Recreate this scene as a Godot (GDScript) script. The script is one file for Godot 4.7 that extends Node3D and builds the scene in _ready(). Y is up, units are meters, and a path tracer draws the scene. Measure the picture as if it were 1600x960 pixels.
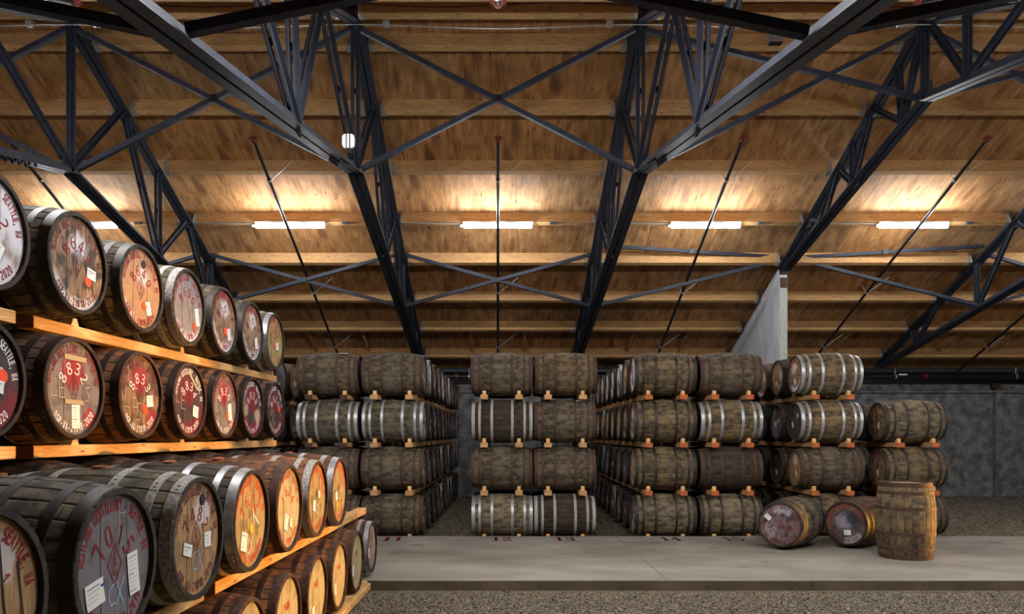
extends Node3D
# A rack house: barrels stacked in tiers under a timber roof carried by steel scissor trusses.
# Heights are metres above the concrete slab; depth is metres in front of the camera (world z = -depth).

const EYE := 1.44
const FOCAL := 1140.0            # in pixels of a 1600 x 960 frame
const RIDGE := 9.385             # depth of the ridge
const RIDGE_Y := 6.75            # underside of the purlin line at the ridge
const PITCH := 0.447             # roof slope
const WALL := 18.3               # depth of the back wall
const NEAR_END := -1.3           # depth of the wall behind the camera
const SIDE := 14.64
const GROUND := -0.1
const BAY := 3.66
const TRUSS_X := [-12.81, -9.15, -5.49, -1.83, 1.83, 5.49, 9.15, 12.81]
const LEAN := 0.0193             # the stacks stand about one degree askew of the roof
const FRONT := 10.75             # depth of the first barrels of the far stacks
const STEP := 0.72               # barrel to barrel along a row
const HALF := 0.445              # half a barrel's length
const BULGE := 0.32
const CHIME := 0.276
const NSTAVE := 26
const LAMP_FAR := 0.95
const LAMP_NEAR := 3.7

var rng := RandomNumberGenerator.new()
var taken := {}
var M := {}
var G := {}
var heads := {}
var glyphs := {}
var font_sans: Font
var font_serif: Font
var font_thin: Font
var thin := false                  # the digits are stencilled in a lighter weight than the ring of letters


# ---------------------------------------------------------------- naming and adding
func numbered(called: String, parent: Node) -> String:
	var key := str(parent.get_instance_id()) + called
	var n: int = taken.get(key, 0)
	taken[key] = n + 1
	return called if n == 0 else "%s_%03d" % [called, n]

func put(parent: Node, node: Node3D, called: String) -> Node3D:
	node.name = numbered(called, parent)
	parent.add_child(node, true)
	return node

func tag(o: Node, label: String, category: String, group := "") -> void:
	o.set_meta("label", label)
	o.set_meta("category", category)
	if group:
		o.set_meta("group", group)

func thing(called: String, label: String, category: String, at := Transform3D(), group := "") -> Node3D:
	var o := Node3D.new()
	o.transform = at
	put(self, o, called)
	tag(o, label, category, group)
	return o

func part(parent: Node, called: String, m: Mesh, mat: Material, at := Transform3D()) -> MeshInstance3D:
	var o := MeshInstance3D.new()
	o.mesh = m
	o.material_override = mat
	o.transform = at
	o.cast_shadow = GeometryInstance3D.SHADOW_CASTING_SETTING_ON
	put(parent, o, called)
	return o

func structure(called: String, m: Mesh, mat: Material, at := Transform3D()) -> MeshInstance3D:
	var o := part(self, called, m, mat, at)
	o.set_meta("kind", "structure")
	return o

func V(x: float, y: float, depth: float) -> Vector3:
	return Vector3(x, y, -depth)


# ---------------------------------------------------------------- mesh helpers
func begin() -> SurfaceTool:
	var st := SurfaceTool.new()
	st.begin(Mesh.PRIMITIVE_TRIANGLES)
	return st

func tri(st: SurfaceTool, p: Array, n: Array, uv: Array) -> void:
	var g: Vector3 = (p[1] - p[0]).cross(p[2] - p[0])
	var s: Vector3 = n[0] + n[1] + n[2]
	var order := [0, 1, 2] if g.dot(s) < 0.0 else [0, 2, 1]
	for i in order:
		st.set_normal(n[i])
		st.set_uv(uv[i])
		st.add_vertex(p[i])

func quad(st: SurfaceTool, a: Vector3, b: Vector3, c: Vector3, d: Vector3, n: Vector3, ua := Vector2(0, 0), ub := Vector2(1, 0), uc := Vector2(1, 1), ud := Vector2(0, 1)) -> void:
	tri(st, [a, b, c], [n, n, n], [ua, ub, uc])
	tri(st, [a, c, d], [n, n, n], [ua, uc, ud])

func quadn(st: SurfaceTool, p: Array, n: Array, uv: Array) -> void:
	tri(st, [p[0], p[1], p[2]], [n[0], n[1], n[2]], [uv[0], uv[1], uv[2]])
	tri(st, [p[0], p[2], p[3]], [n[0], n[2], n[3]], [uv[0], uv[2], uv[3]])

func frame(p0: Vector3, p1: Vector3, up := Vector3.UP) -> Transform3D:
	var z := (p1 - p0).normalized()
	var y := up - z * up.dot(z)
	if y.length() < 0.01:
		y = Vector3.FORWARD - z * Vector3.FORWARD.dot(z)
	y = y.normalized()
	return Transform3D(Basis(y.cross(z), y, z), p0)

# a profile (counter-clockwise, in the frame's x and y) drawn out along the frame's z; u runs along the length in metres
func extrude(st: SurfaceTool, poly: PackedVector2Array, at: Transform3D, length: float, off := Vector2.ZERO, us := 1.0, vs := 1.0) -> void:
	var n := poly.size()
	var run := 0.0
	for i in n:
		var a := poly[i]
		var b := poly[(i + 1) % n]
		var e := b - a
		var nrm := (at.basis * Vector3(e.y, -e.x, 0)).normalized()
		var v0 := (off.y + run) * vs
		run += e.length()
		var v1 := (off.y + run) * vs
		quad(st, at * Vector3(a.x, a.y, 0), at * Vector3(a.x, a.y, length), at * Vector3(b.x, b.y, length), at * Vector3(b.x, b.y, 0), nrm,
			Vector2(off.x * us, v0), Vector2((off.x + length) * us, v0), Vector2((off.x + length) * us, v1), Vector2(off.x * us, v1))
	var t := Geometry2D.triangulate_polygon(poly)
	for i in range(0, t.size(), 3):
		for s in 2:
			var pts := []
			var uvs := []
			for k in 3:
				var q := poly[t[i + k]]
				pts.append(at * Vector3(q.x, q.y, length * s))
				uvs.append(Vector2(off.x + q.x * 0.3, off.y + q.y) * Vector2(us, vs))
			var nn := at.basis.z * (1.0 if s else -1.0)
			tri(st, pts, [nn, nn, nn], uvs)

func rect(w: float, h: float, c := 0.0, at := Vector2.ZERO) -> PackedVector2Array:
	var x := w / 2.0
	var y := h / 2.0
	var p := PackedVector2Array()
	if c <= 0.0:
		p = PackedVector2Array([Vector2(-x, -y), Vector2(x, -y), Vector2(x, y), Vector2(-x, y)])
	else:
		p = PackedVector2Array([Vector2(-x + c, -y), Vector2(x - c, -y), Vector2(x, -y + c), Vector2(x, y - c), Vector2(x - c, y), Vector2(-x + c, y), Vector2(-x, y - c), Vector2(-x, -y + c)])
	for i in p.size():
		p[i] += at
	return p

func rounded(w: float, h: float, r: float) -> PackedVector2Array:
	var p := PackedVector2Array()
	for c in [[w / 2 - r, -h / 2 + r, -90.0], [w / 2 - r, h / 2 - r, 0.0], [-w / 2 + r, h / 2 - r, 90.0], [-w / 2 + r, -h / 2 + r, 180.0]]:
		for i in 6:
			var a := deg_to_rad(c[2] + 18.0 * i)
			p.append(Vector2(c[0] + r * cos(a), c[1] + r * sin(a)))
	return p

func angle_pair(gap: float, w: float, h: float, t: float) -> Array:
	var r := PackedVector2Array([Vector2(gap, 0), Vector2(gap + w, 0), Vector2(gap + w, t), Vector2(gap + t, t), Vector2(gap + t, h), Vector2(gap, h)])
	var l := PackedVector2Array()
	for i in range(r.size() - 1, -1, -1):
		l.append(Vector2(-r[i].x, r[i].y))
	return [r, l]

func bar_mesh(p0: Vector3, p1: Vector3, polys: Array, up := Vector3.UP, us := 1.0, vs := 1.0) -> ArrayMesh:
	var st := begin()
	for poly in polys:
		extrude(st, poly, frame(p0, p1, up), p0.distance_to(p1), Vector2(rng.randf() * 7.0, rng.randf() * 7.0), us, vs)
	return st.commit()

func box(st: SurfaceTool, c: Vector3, s: Vector3, chamfer := 0.0) -> void:
	extrude(st, rect(s.x, s.y, chamfer), Transform3D(Basis(), c - Vector3(0, 0, s.z / 2)), s.z, Vector2(rng.randf() * 5, rng.randf() * 5))

func box_mesh(c: Vector3, s: Vector3, chamfer := 0.0) -> ArrayMesh:
	var st := begin()
	box(st, c, s, chamfer)
	return st.commit()

func tube(st: SurfaceTool, p0: Vector3, p1: Vector3, r: float, n := 10, caps := true, r1 := -1.0) -> void:
	var f := frame(p0, p1)
	var l := p0.distance_to(p1)
	if r1 < 0.0:
		r1 = r
	for i in n:
		var a := TAU * i / n
		var b := TAU * (i + 1) / n
		var da := Vector3(cos(a), sin(a), 0)
		var db := Vector3(cos(b), sin(b), 0)
		var na := f.basis * da
		var nb := f.basis * db
		quadn(st, [f * (da * r), f * (da * r1 + Vector3(0, 0, l)), f * (db * r1 + Vector3(0, 0, l)), f * (db * r)], [na, na, nb, nb],
			[Vector2(0, float(i) / n), Vector2(l, float(i) / n), Vector2(l, float(i + 1) / n), Vector2(0, float(i + 1) / n)])
		if caps:
			tri(st, [p0, f * (da * r), f * (db * r)], [-f.basis.z, -f.basis.z, -f.basis.z], [Vector2.ZERO, Vector2.RIGHT, Vector2.ONE])
			tri(st, [p1, f * (da * r1 + Vector3(0, 0, l)), f * (db * r1 + Vector3(0, 0, l))], [f.basis.z, f.basis.z, f.basis.z], [Vector2.ZERO, Vector2.RIGHT, Vector2.ONE])

func tube_mesh(p0: Vector3, p1: Vector3, r: float, n := 10) -> ArrayMesh:
	var st := begin()
	tube(st, p0, p1, r, n)
	return st.commit()

func path_mesh(pts: Array, r: float, n := 6) -> ArrayMesh:
	var st := begin()
	for i in pts.size() - 1:
		tube(st, pts[i], pts[i + 1], r, n, i == 0 or i == pts.size() - 2)
	return st.commit()


# ---------------------------------------------------------------- textures
func field(w: int, h: int, sx: int, sy: int, freq: float, sd: int, oct := 4, kind := FastNoiseLite.TYPE_SIMPLEX_SMOOTH) -> PackedByteArray:
	var n := FastNoiseLite.new()
	n.seed = sd
	n.noise_type = kind
	n.frequency = freq
	n.fractal_octaves = oct
	var im := n.get_seamless_image(maxi(4, w / sx), maxi(4, h / sy), false, false, 0.15)
	im.convert(Image.FORMAT_L8)
	im.resize(w, h, Image.INTERPOLATE_CUBIC)
	return im.get_data()

func shade(w: int, h: int, dots: Callable, tone: Callable) -> Image:
	var out := PackedByteArray()
	out.resize(w * h * 3)
	for i in w * h:
		var c: Vector3 = tone.call(i)
		out[i * 3] = clampi(int(c.x), 0, 255)
		out[i * 3 + 1] = clampi(int(c.y), 0, 255)
		out[i * 3 + 2] = clampi(int(c.z), 0, 255)
	var im := Image.create_from_data(w, h, false, Image.FORMAT_RGB8, out)
	if true:
		dots.call(im)
	return im

func spot(im: Image, cx: float, cy: float, rx: float, ry: float, c: Color, strength: float) -> void:
	var w := im.get_width()
	var h := im.get_height()
	for y in range(int(cy - ry) - 1, int(cy + ry) + 2):
		for x in range(int(cx - rx) - 1, int(cx + rx) + 2):
			var d := Vector2((x - cx) / rx, (y - cy) / ry).length()
			if d < 1.0:
				var px := posmod(x, w)
				var py := posmod(y, h)
				im.set_pixel(px, py, im.get_pixel(px, py).lerp(c, strength * (1.0 - d * d)))

func tex(im: Image) -> ImageTexture:
	return ImageTexture.create_from_image(im)

func mat(albedo: Color, rough := 0.8, metal := 0.0, t: Texture2D = null, bump := 0.0, scale := Vector3.ONE, tri_planar := false, vcol := false) -> StandardMaterial3D:
	var m := StandardMaterial3D.new()
	m.albedo_color = albedo
	m.roughness = rough
	m.metallic = metal
	if t:
		m.albedo_texture = t
		if bump > 0.0:
			m.heightmap_enabled = true
			m.heightmap_texture = t
			m.heightmap_scale = bump
	m.uv1_scale = scale
	if tri_planar:
		m.uv1_triplanar = true
		m.uv1_world_triplanar = true
	m.vertex_color_use_as_albedo = vcol
	return m

func lerp3(a: Vector3, b: Vector3, t: float) -> Vector3:
	return a + (b - a) * clampf(t, 0.0, 1.0)

func ply_image(sd: int, warm: float) -> Image:
	var w := 512
	var fine := field(w, w, 1, 16, 0.11, sd, 4)
	var broad := field(w, w, 1, 8, 0.02, sd + 1, 3)
	var blot := field(w, w, 2, 4, 0.02, sd + 2, 4)
	var r := RandomNumberGenerator.new()
	r.seed = sd
	var knots := func(im: Image) -> void:
		for k in 15:
			var x := r.randf() * w
			var y := r.randf() * w
			var s := r.randf_range(1.2, 4.5)
			spot(im, x, y, s * 2.6, s * 4.5, Color(0.5, 0.29, 0.13), 0.45)
			spot(im, x, y, s * 0.8, s * 1.1, Color(0.12, 0.06, 0.03), 0.95)
		for k in 60:
			spot(im, r.randf() * w, r.randf() * w, r.randf_range(1.1, 1.9), r.randf_range(1.5, 22.0), Color(0.2, 0.1, 0.05), r.randf_range(0.3, 0.8))
		for k in 2:
			spot(im, r.randf() * w, r.randf() * w, r.randf_range(3.0, 5.0), r.randf_range(20.0, 36.0), Color(0.1, 0.06, 0.03), 0.9)
		for k in 4:
			spot(im, r.randf() * w, r.randf() * w, r.randf_range(20.0, 45.0), r.randf_range(60.0, 140.0), Color(0.34, 0.2, 0.1), 0.35)
	return shade(w, w, knots, func(i: int) -> Vector3:
		var g := fine[i] / 255.0
		var b := broad[i] / 255.0
		var k := blot[i] / 255.0
		var t := 0.15 + 0.5 * g + 0.45 * b + 0.4 * (k - 0.5)
		return lerp3(Vector3(114, 74, 40), Vector3(208, 169, 120) * Vector3(1, 1.0 - 0.06 * warm, 1.0 - 0.14 * warm), t))

func fir_image() -> Image:
	var w := 512
	var h := 256
	var warp := field(w, h, 16, 2, 0.03, 31, 3)
	var fine := field(w, h, 16, 1, 0.2, 32, 3)
	var broad := field(w, h, 8, 2, 0.02, 33, 3)
	var r := RandomNumberGenerator.new()
	r.seed = 5
	var knots := func(im: Image) -> void:
		for k in 7:
			var x := r.randf() * w
			var y := r.randf() * h
			spot(im, x, y, 16, 8, Color(0.62, 0.38, 0.18), 0.6)
			spot(im, x, y, 6, 5, Color(0.3, 0.15, 0.07), 0.9)
		for k in 14:
			spot(im, r.randf() * w, r.randf() * h, r.randf_range(10, 60), 1.5, Color(0.35, 0.2, 0.1), 0.5)
	return shade(w, h, knots, func(i: int) -> Vector3:
		var y := float(i / w)
		var g := 0.5 + 0.5 * sin(y * 0.36 + warp[i] / 255.0 * 26.0)
		var t := 0.25 + 0.45 * g * g + 0.25 * fine[i] / 255.0 + 0.3 * broad[i] / 255.0
		return lerp3(Vector3(164, 116, 68), Vector3(228, 186, 128), t))

func stave_image(sd: int, warm: bool) -> Image:
	var w := 1024
	var h := 512
	var fine := field(w, h, 16, 1, 0.2, sd, 4)
	var mould := field(w, h, 6, 2, 0.035, sd + 1, 5)
	var hue := field(w, h, 8, 2, 0.012, sd + 2, 3)
	var crack := field(w, h, 2, 4, 0.1, sd + 3, 3)
	var r := RandomNumberGenerator.new()
	r.seed = sd
	var marks := func(im: Image) -> void:
		for k in 70:
			spot(im, r.randf() * w, r.randf() * h, r.randf_range(10, 120), 1.4, Color(0.08, 0.06, 0.05), r.randf_range(0.3, 0.8))
		for k in 46:
			spot(im, r.randf() * w, r.randf() * h, 2.2, r.randf_range(14, 46), Color(0.07, 0.055, 0.045), r.randf_range(0.4, 0.85))
		for k in 8:
			spot(im, r.randf() * w, r.randf() * h, r.randf_range(30, 90), r.randf_range(15, 40), Color(0.09, 0.075, 0.06), r.randf_range(0.3, 0.6))
	var lo := Vector3(108, 70, 42) if warm else Vector3(100, 92, 78)
	var hi := Vector3(186, 132, 84) if warm else Vector3(170, 161, 143)
	var alt := Vector3(146, 92, 50) if warm else Vector3(132, 117, 88)
	return shade(w, h, marks, func(i: int) -> Vector3:
		var t := 0.1 + 0.75 * fine[i] / 255.0 + 0.25 * hue[i] / 255.0
		var c := lerp3(lo, hi, t)
		c = lerp3(c, alt, 0.9 * hue[i] / 255.0)
		var k := smoothstep(0.35, 0.95, mould[i] / 255.0)
		c *= 1.0 - 0.55 * k
		c *= 0.82 + 0.3 * crack[i] / 255.0
		return c)

func plain_image(sd: int, lo: Vector3, hi: Vector3, freq: float, size := 256, speck := 0, sx := 1, sy := 1) -> Image:
	var a := field(size, size, sx, sy, freq, sd, 5)
	var b := field(size, size, 1, 1, 0.25, sd + 7, 3)
	var r := RandomNumberGenerator.new()
	r.seed = sd
	var dots := func(im: Image) -> void:
		for k in speck:
			var s := r.randf_range(1.5, 6.0)
			spot(im, r.randf() * size, r.randf() * size, s * r.randf_range(1, 3), s, Color(0.1, 0.09, 0.08), r.randf_range(0.1, 0.5))
	return shade(size, size, dots, func(i: int) -> Vector3:
		return lerp3(lo, hi, 0.75 * a[i] / 255.0 + 0.25 * b[i] / 255.0))

# base wood of a barrel head, with sprayed stencil backing where the photograph shows it
func head_image(sd: int, lo: Vector3, hi: Vector3, grain: float, blots: Array, stain := 0.3) -> Image:
	var w := 256
	var fine := field(w, w, 1, 16, 0.16, sd, 3)
	var blot := field(w, w, 2, 2, 0.03, sd + 1, 4)
	var edge := field(w, w, 1, 2, 0.05, sd + 2, 4)
	return shade(w, w, func(_im: Image) -> void: pass, func(i: int) -> Vector3:
		var x := (float(i % w) / w - 0.5) * 2.0
		var y := (0.5 - float(i / w) / w) * 2.0
		var t := 0.5 + grain * (fine[i] / 255.0 - 0.5)
		var c := lerp3(lo, hi, t)
		c *= 1.0 - stain * smoothstep(0.45, 0.8, blot[i] / 255.0)
		var e := (edge[i] / 255.0 - 0.5) * 0.6
		for b in blots:
			# [kind, a, b, c, colour, strength]: "disc" cx cy r; "ring" inner radius, from angle, to angle (degrees clockwise from the top)
			var k := 0.0
			if b[0] == "disc":
				k = 1.0 - smoothstep(0.55, 1.25, Vector2(x - b[1], (y - b[2]) * 1.15).length() / b[3] + e)
			elif b[0] == "arc":
				var a := rad_to_deg(atan2(x, y))
				var rr := Vector2(x, y).length()
				k = smoothstep(b[1] - 0.12, b[1] + 0.04, rr + e * 0.25) * (1.0 - smoothstep(b[3] * 0.7, b[3] * 1.1, absf(wrapf(a - b[2], -180.0, 180.0)) + e * 18.0))
			c = lerp3(c, b[4], k * b[5])
		return c)

func make_materials() -> void:
	var ply: Array = []
	for k in 3:
		ply.append(tex(ply_image(100 + k * 10, float(k) * 0.6)))
	M.ply = []
	for k in 6:
		var tone: float = [1.0, 0.9, 0.95, 0.84, 0.97, 0.88][k]
		M.ply.append(mat(Color(tone, tone * 0.97, tone * 0.93), 0.75, 0.0, ply[k % 3], 0.15))
	var fir := tex(fir_image())
	M.fir = mat(Color(1, 0.97, 0.9), 0.7, 0.0, fir, 0.1)
	M.fir_dark = mat(Color(0.72, 0.55, 0.45), 0.75, 0.0, fir, 0.1)
	M.purlin = mat(Color(0.84, 0.81, 0.78), 0.72, 0.0, fir, 0.1)
	M.red_end = mat(Color(0.82, 0.54, 0.37), 0.75, 0.0, fir, 0.1)
	M.purple_end = mat(Color(0.3, 0.17, 0.19), 0.75, 0.0, fir, 0.1)
	var aged := tex(stave_image(300, false))
	var warm := tex(stave_image(330, true))
	M.wood = {
		"grey": mat(Color(0.74, 0.73, 0.70), 0.85, 0.0, aged, 0.25, Vector3.ONE, false, true),
		"pale": mat(Color(0.90, 0.88, 0.84), 0.85, 0.0, aged, 0.25, Vector3.ONE, false, true),
		"tan": mat(Color(0.86, 0.80, 0.69), 0.85, 0.0, aged, 0.25, Vector3.ONE, false, true),
		"dark": mat(Color(0.50, 0.45, 0.41), 0.85, 0.0, aged, 0.25, Vector3.ONE, false, true),
		"brown": mat(Color(0.62, 0.60, 0.56), 0.8, 0.0, warm, 0.25, Vector3.ONE, false, true),
		"warm": mat(Color(0.82, 0.77, 0.69), 0.8, 0.0, warm, 0.25, Vector3.ONE, false, true),
	}
	M.hoop = {
		"rust": mat(Color(1, 1, 1), 0.75, 0.25, tex(plain_image(400, Vector3(48, 33, 27), Vector3(104, 71, 53), 0.03)), 0.05),
		"dark": mat(Color(1, 1, 1), 0.6, 0.45, tex(plain_image(410, Vector3(38, 33, 31), Vector3(74, 65, 60), 0.03)), 0.05),
		"galvanised": mat(Color(1, 1, 1), 0.42, 0.55, tex(plain_image(420, Vector3(140, 142, 146), Vector3(196, 198, 200), 0.04)), 0.03),
		"white": mat(Color(1, 1, 1), 0.7, 0.1, tex(plain_image(430, Vector3(92, 88, 84), Vector3(214, 210, 202), 0.08)), 0.05),
	}
	M.chime = M.wood
	M.void = mat(Color(0.1, 0.08, 0.06), 0.95)
	M.steel = mat(Color(1, 1, 1), 0.5, 0.0, tex(plain_image(440, Vector3(37, 39, 47), Vector3(55, 58, 69), 0.02, 256, 30)), 0.0, Vector3(0.7, 0.7, 0.7), true)
	M.steel.metallic_specular = 0.3
	M.black = mat(Color(0.09, 0.09, 0.095), 0.45, 0.3)
	M.pipe = mat(Color(0.15, 0.15, 0.155), 0.35, 0.5)
	M.blue_steel = mat(Color(0.28, 0.31, 0.38), 0.5, 0.3)
	M.red_iron = mat(Color(0.42, 0.14, 0.09), 0.6, 0.2)
	M.zinc = mat(Color(0.72, 0.73, 0.73), 0.35, 0.7)
	M.white = mat(Color(0.9, 0.9, 0.9), 0.45)
	M.rivet = mat(Color(0.55, 0.54, 0.52), 0.4, 0.7)
	M.slab = mat(Color(1, 1, 1), 0.8, 0.0, tex(plain_image(450, Vector3(112, 109, 100), Vector3(162, 158, 147), 0.012, 512, 26, 2, 1)), 0.08, Vector3(0.22, 0.22, 0.22), true)
	M.edge = mat(Color(0.62, 0.56, 0.5), 0.85, 0.0, M.slab.albedo_texture, 0.1, Vector3(0.6, 0.6, 0.6), true)
	M.wall = mat(Color(1, 1, 1), 0.9, 0.0, tex(plain_image(460, Vector3(64, 66, 68), Vector3(158, 158, 156), 0.02, 512, 60)), 0.1, Vector3(0.3, 0.3, 0.3), true)
	M.fin = mat(Color(1, 1, 1), 0.85, 0.0, tex(plain_image(470, Vector3(176, 176, 180), Vector3(214, 214, 218), 0.015, 512, 30, 1, 4)), 0.08, Vector3(0.4, 0.4, 0.4), true)
	M.fin_edge = mat(Color(0.85, 0.86, 0.8), 0.85, 0.0, M.fin.albedo_texture, 0.1, Vector3(2.0, 2.0, 2.0), true)
	M.earth = mat(Color(1, 1, 1), 0.95, 0.0, tex(plain_image(480, Vector3(66, 60, 46), Vector3(140, 128, 102), 0.06, 512, 500)), 0.6, Vector3(0.9, 0.9, 0.9), true)
	M.stone = mat(Color(1, 1, 1), 0.9, 0.0, null, 0.0, Vector3.ONE, false, true)
	M.dim_wall = mat(Color(0.3, 0.3, 0.31), 0.9)
	M.red = mat(Color(0.52, 0.07, 0.08), 0.8)
	M.dull_red = mat(Color(0.40, 0.12, 0.12), 0.85)
	M.orange_red = mat(Color(0.74, 0.24, 0.12), 0.85)
	M.ink = mat(Color(0.08, 0.07, 0.09), 0.8)
	M.print_grey = mat(Color(0.35, 0.35, 0.36), 0.8)
	M.paint_white = mat(Color(0.88, 0.83, 0.80), 0.8)
	M.slab_red = mat(Color(0.34, 0.03, 0.05), 1.0)
	M.slab_red.metallic_specular = 0.0
	M.chalk = mat(Color(0.72, 0.65, 0.52), 0.9)
	M.chalk_blue = mat(Color(0.62, 0.74, 0.84), 0.9)
	M.paper = mat(Color(0.88, 0.87, 0.84), 0.7)
	M.tape = mat(Color(0.64, 0.57, 0.42), 0.7)
	M.orange = mat(Color(0.95, 0.30, 0.10), 0.6)
	M.yellow = mat(Color(0.90, 0.66, 0.20), 0.6)
	M.blue = mat(Color(0.12, 0.22, 0.62), 0.6)
	var g := StandardMaterial3D.new()
	g.albedo_color = Color(1, 1, 1)
	g.emission_enabled = true
	g.emission = Color(0.97, 0.98, 1.0)
	g.emission_energy_multiplier = 12.0
	M.glow = g
	var gw := StandardMaterial3D.new()
	gw.albedo_color = Color(1, 0.8, 0.5)
	gw.emission_enabled = true
	gw.emission = Color(1.0, 0.6, 0.25)
	gw.emission_energy_multiplier = 12.0
	M.glow_warm = gw
	# barrel heads
	var W := Vector3(206, 200, 204)
	var R := Vector3(112, 16, 30)
	var R2 := Vector3(140, 20, 32)
	var oak_lo := Vector3(84, 60, 42)
	var oak_hi := Vector3(164, 128, 92)
	var H := {
		"sprayed_white": head_image(500, Vector3(104, 84, 68), Vector3(156, 130, 108), 1.2, [["disc", 0.15, 0.5, 0.85, W, 0.9], ["arc", 0.62, 20.0, 100.0, W, 0.95], ["arc", 0.62, 175.0, 60.0, W, 0.9]]),
		"weathered_white": head_image(510, oak_lo, oak_hi, 1.5, [["disc", 0.05, 0.38, 0.34, W, 0.85], ["arc", 0.78, 190.0, 62.0, W, 0.85]], 0.5),
		"gold": head_image(520, Vector3(140, 102, 70), Vector3(180, 140, 102), 0.8, [["disc", 0.12, 0.32, 0.3, W, 0.7], ["arc", 0.8, 220.0, 26.0, W, 0.7]], 0.12),
		"grey_paint": head_image(530, Vector3(112, 106, 106), Vector3(132, 126, 124), 0.6, [["arc", 0.8, 185.0, 62.0, W, 0.8]], 0.1),
		"grey": head_image(535, Vector3(98, 92, 96), Vector3(122, 114, 116), 0.6, [], 0.15),
		"brown_white": head_image(540, Vector3(110, 84, 62), Vector3(168, 132, 100), 1.2, [["disc", 0.1, 0.4, 0.36, W, 0.9], ["arc", 0.76, 195.0, 80.0, W, 0.85], ["arc", 0.8, 0.0, 50.0, Vector3(150, 60, 55), 0.6]], 0.3),
		"dark_red": head_image(550, Vector3(44, 32, 34), Vector3(78, 58, 56), 1.3, [["disc", -0.05, 0.25, 0.5, R, 0.9], ["arc", 0.66, 150.0, 60.0, R, 0.8], ["arc", 0.66, 300.0, 50.0, R, 0.6]], 0.3),
		"grey_red": head_image(560, Vector3(104, 94, 90), Vector3(128, 116, 110), 0.6, [["disc", 0.0, 0.36, 0.42, R2, 0.95], ["arc", 0.7, 140.0, 16.0, R2, 0.95], ["arc", 0.9, 60.0, 30.0, R, 0.4]], 0.2),
		"oak_red": head_image(570, Vector3(92, 66, 44), Vector3(158, 122, 84), 1.4, [["disc", 0.0, 0.38, 0.42, R2, 0.95], ["arc", 0.66, 135.0, 20.0, R2, 0.85], ["disc", 0.75, 0.4, 0.4, Vector3(58, 44, 36), 0.7]], 0.4),
		"red_patch": head_image(580, Vector3(58, 40, 38), Vector3(92, 66, 58), 1.2, [["disc", 0.0, 0.3, 0.6, R2, 0.8], ["arc", 0.66, 180.0, 80.0, R2, 0.85], ["disc", 0.55, -0.3, 0.34, Vector3(190, 170, 138), 0.9], ["disc", -0.6, -0.1, 0.28, Vector3(180, 160, 128), 0.8]], 0.3),
		"cream": head_image(590, Vector3(160, 144, 100), Vector3(182, 166, 120), 0.7, [], 0.12),
		"tan_red": head_image(600, Vector3(130, 110, 66), Vector3(172, 150, 94), 1.2, [["arc", 0.66, 0.0, 90.0, Vector3(176, 104, 66), 0.4], ["disc", 0.3, 0.3, 0.3, Vector3(178, 108, 70), 0.3], ["disc", 0.1, -0.7, 0.2, Vector3(176, 92, 60), 0.4]], 0.25),
		"stencil_oak": head_image(610, Vector3(140, 104, 66), Vector3(180, 140, 96), 1.1, [["disc", 0.25, 0.45, 0.36, W, 0.75], ["disc", -0.1, -0.3, 0.4, Vector3(118, 88, 60), 0.5]], 0.2),
		"old_dark": head_image(620, Vector3(46, 40, 42), Vector3(86, 76, 76), 1.3, [["disc", 0.2, 0.2, 0.5, Vector3(96, 84, 88), 0.3]], 0.4),
		"old_oak": head_image(630, Vector3(90, 70, 50), Vector3(158, 126, 92), 1.4, [["arc", 0.7, 300.0, 60.0, Vector3(110, 50, 48), 0.5]], 0.45),
		"purple_old": head_image(640, Vector3(84, 70, 72), Vector3(132, 112, 112), 1.2, [["arc", 0.76, 190.0, 90.0, Vector3(98, 48, 52), 0.35], ["arc", 0.6, 170.0, 40.0, Vector3(166, 160, 176), 0.8], ["disc", 0.3, 0.5, 0.4, Vector3(160, 150, 160), 0.6]], 0.4),
		"charred": head_image(650, Vector3(52, 46, 48), Vector3(96, 86, 84), 1.4, [["disc", -0.1, 0.1, 0.5, Vector3(150, 146, 162), 0.75], ["disc", 0.35, 0.3, 0.4, Vector3(36, 34, 38), 0.8], ["arc", 0.72, 150.0, 34.0, Vector3(158, 152, 164), 0.85], ["arc", 0.76, 330.0, 100.0, Vector3(126, 78, 48), 0.8]], 0.3),
	}
	for k in H:
		heads[k] = mat(Color(1, 1, 1), 0.75, 0.0, tex(H[k]), 0.06)


# ---------------------------------------------------------------- barrels
func radius_at(x: float) -> float:
	var t := x / HALF
	return CHIME + (BULGE - CHIME) * (1.0 - t * t)

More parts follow.
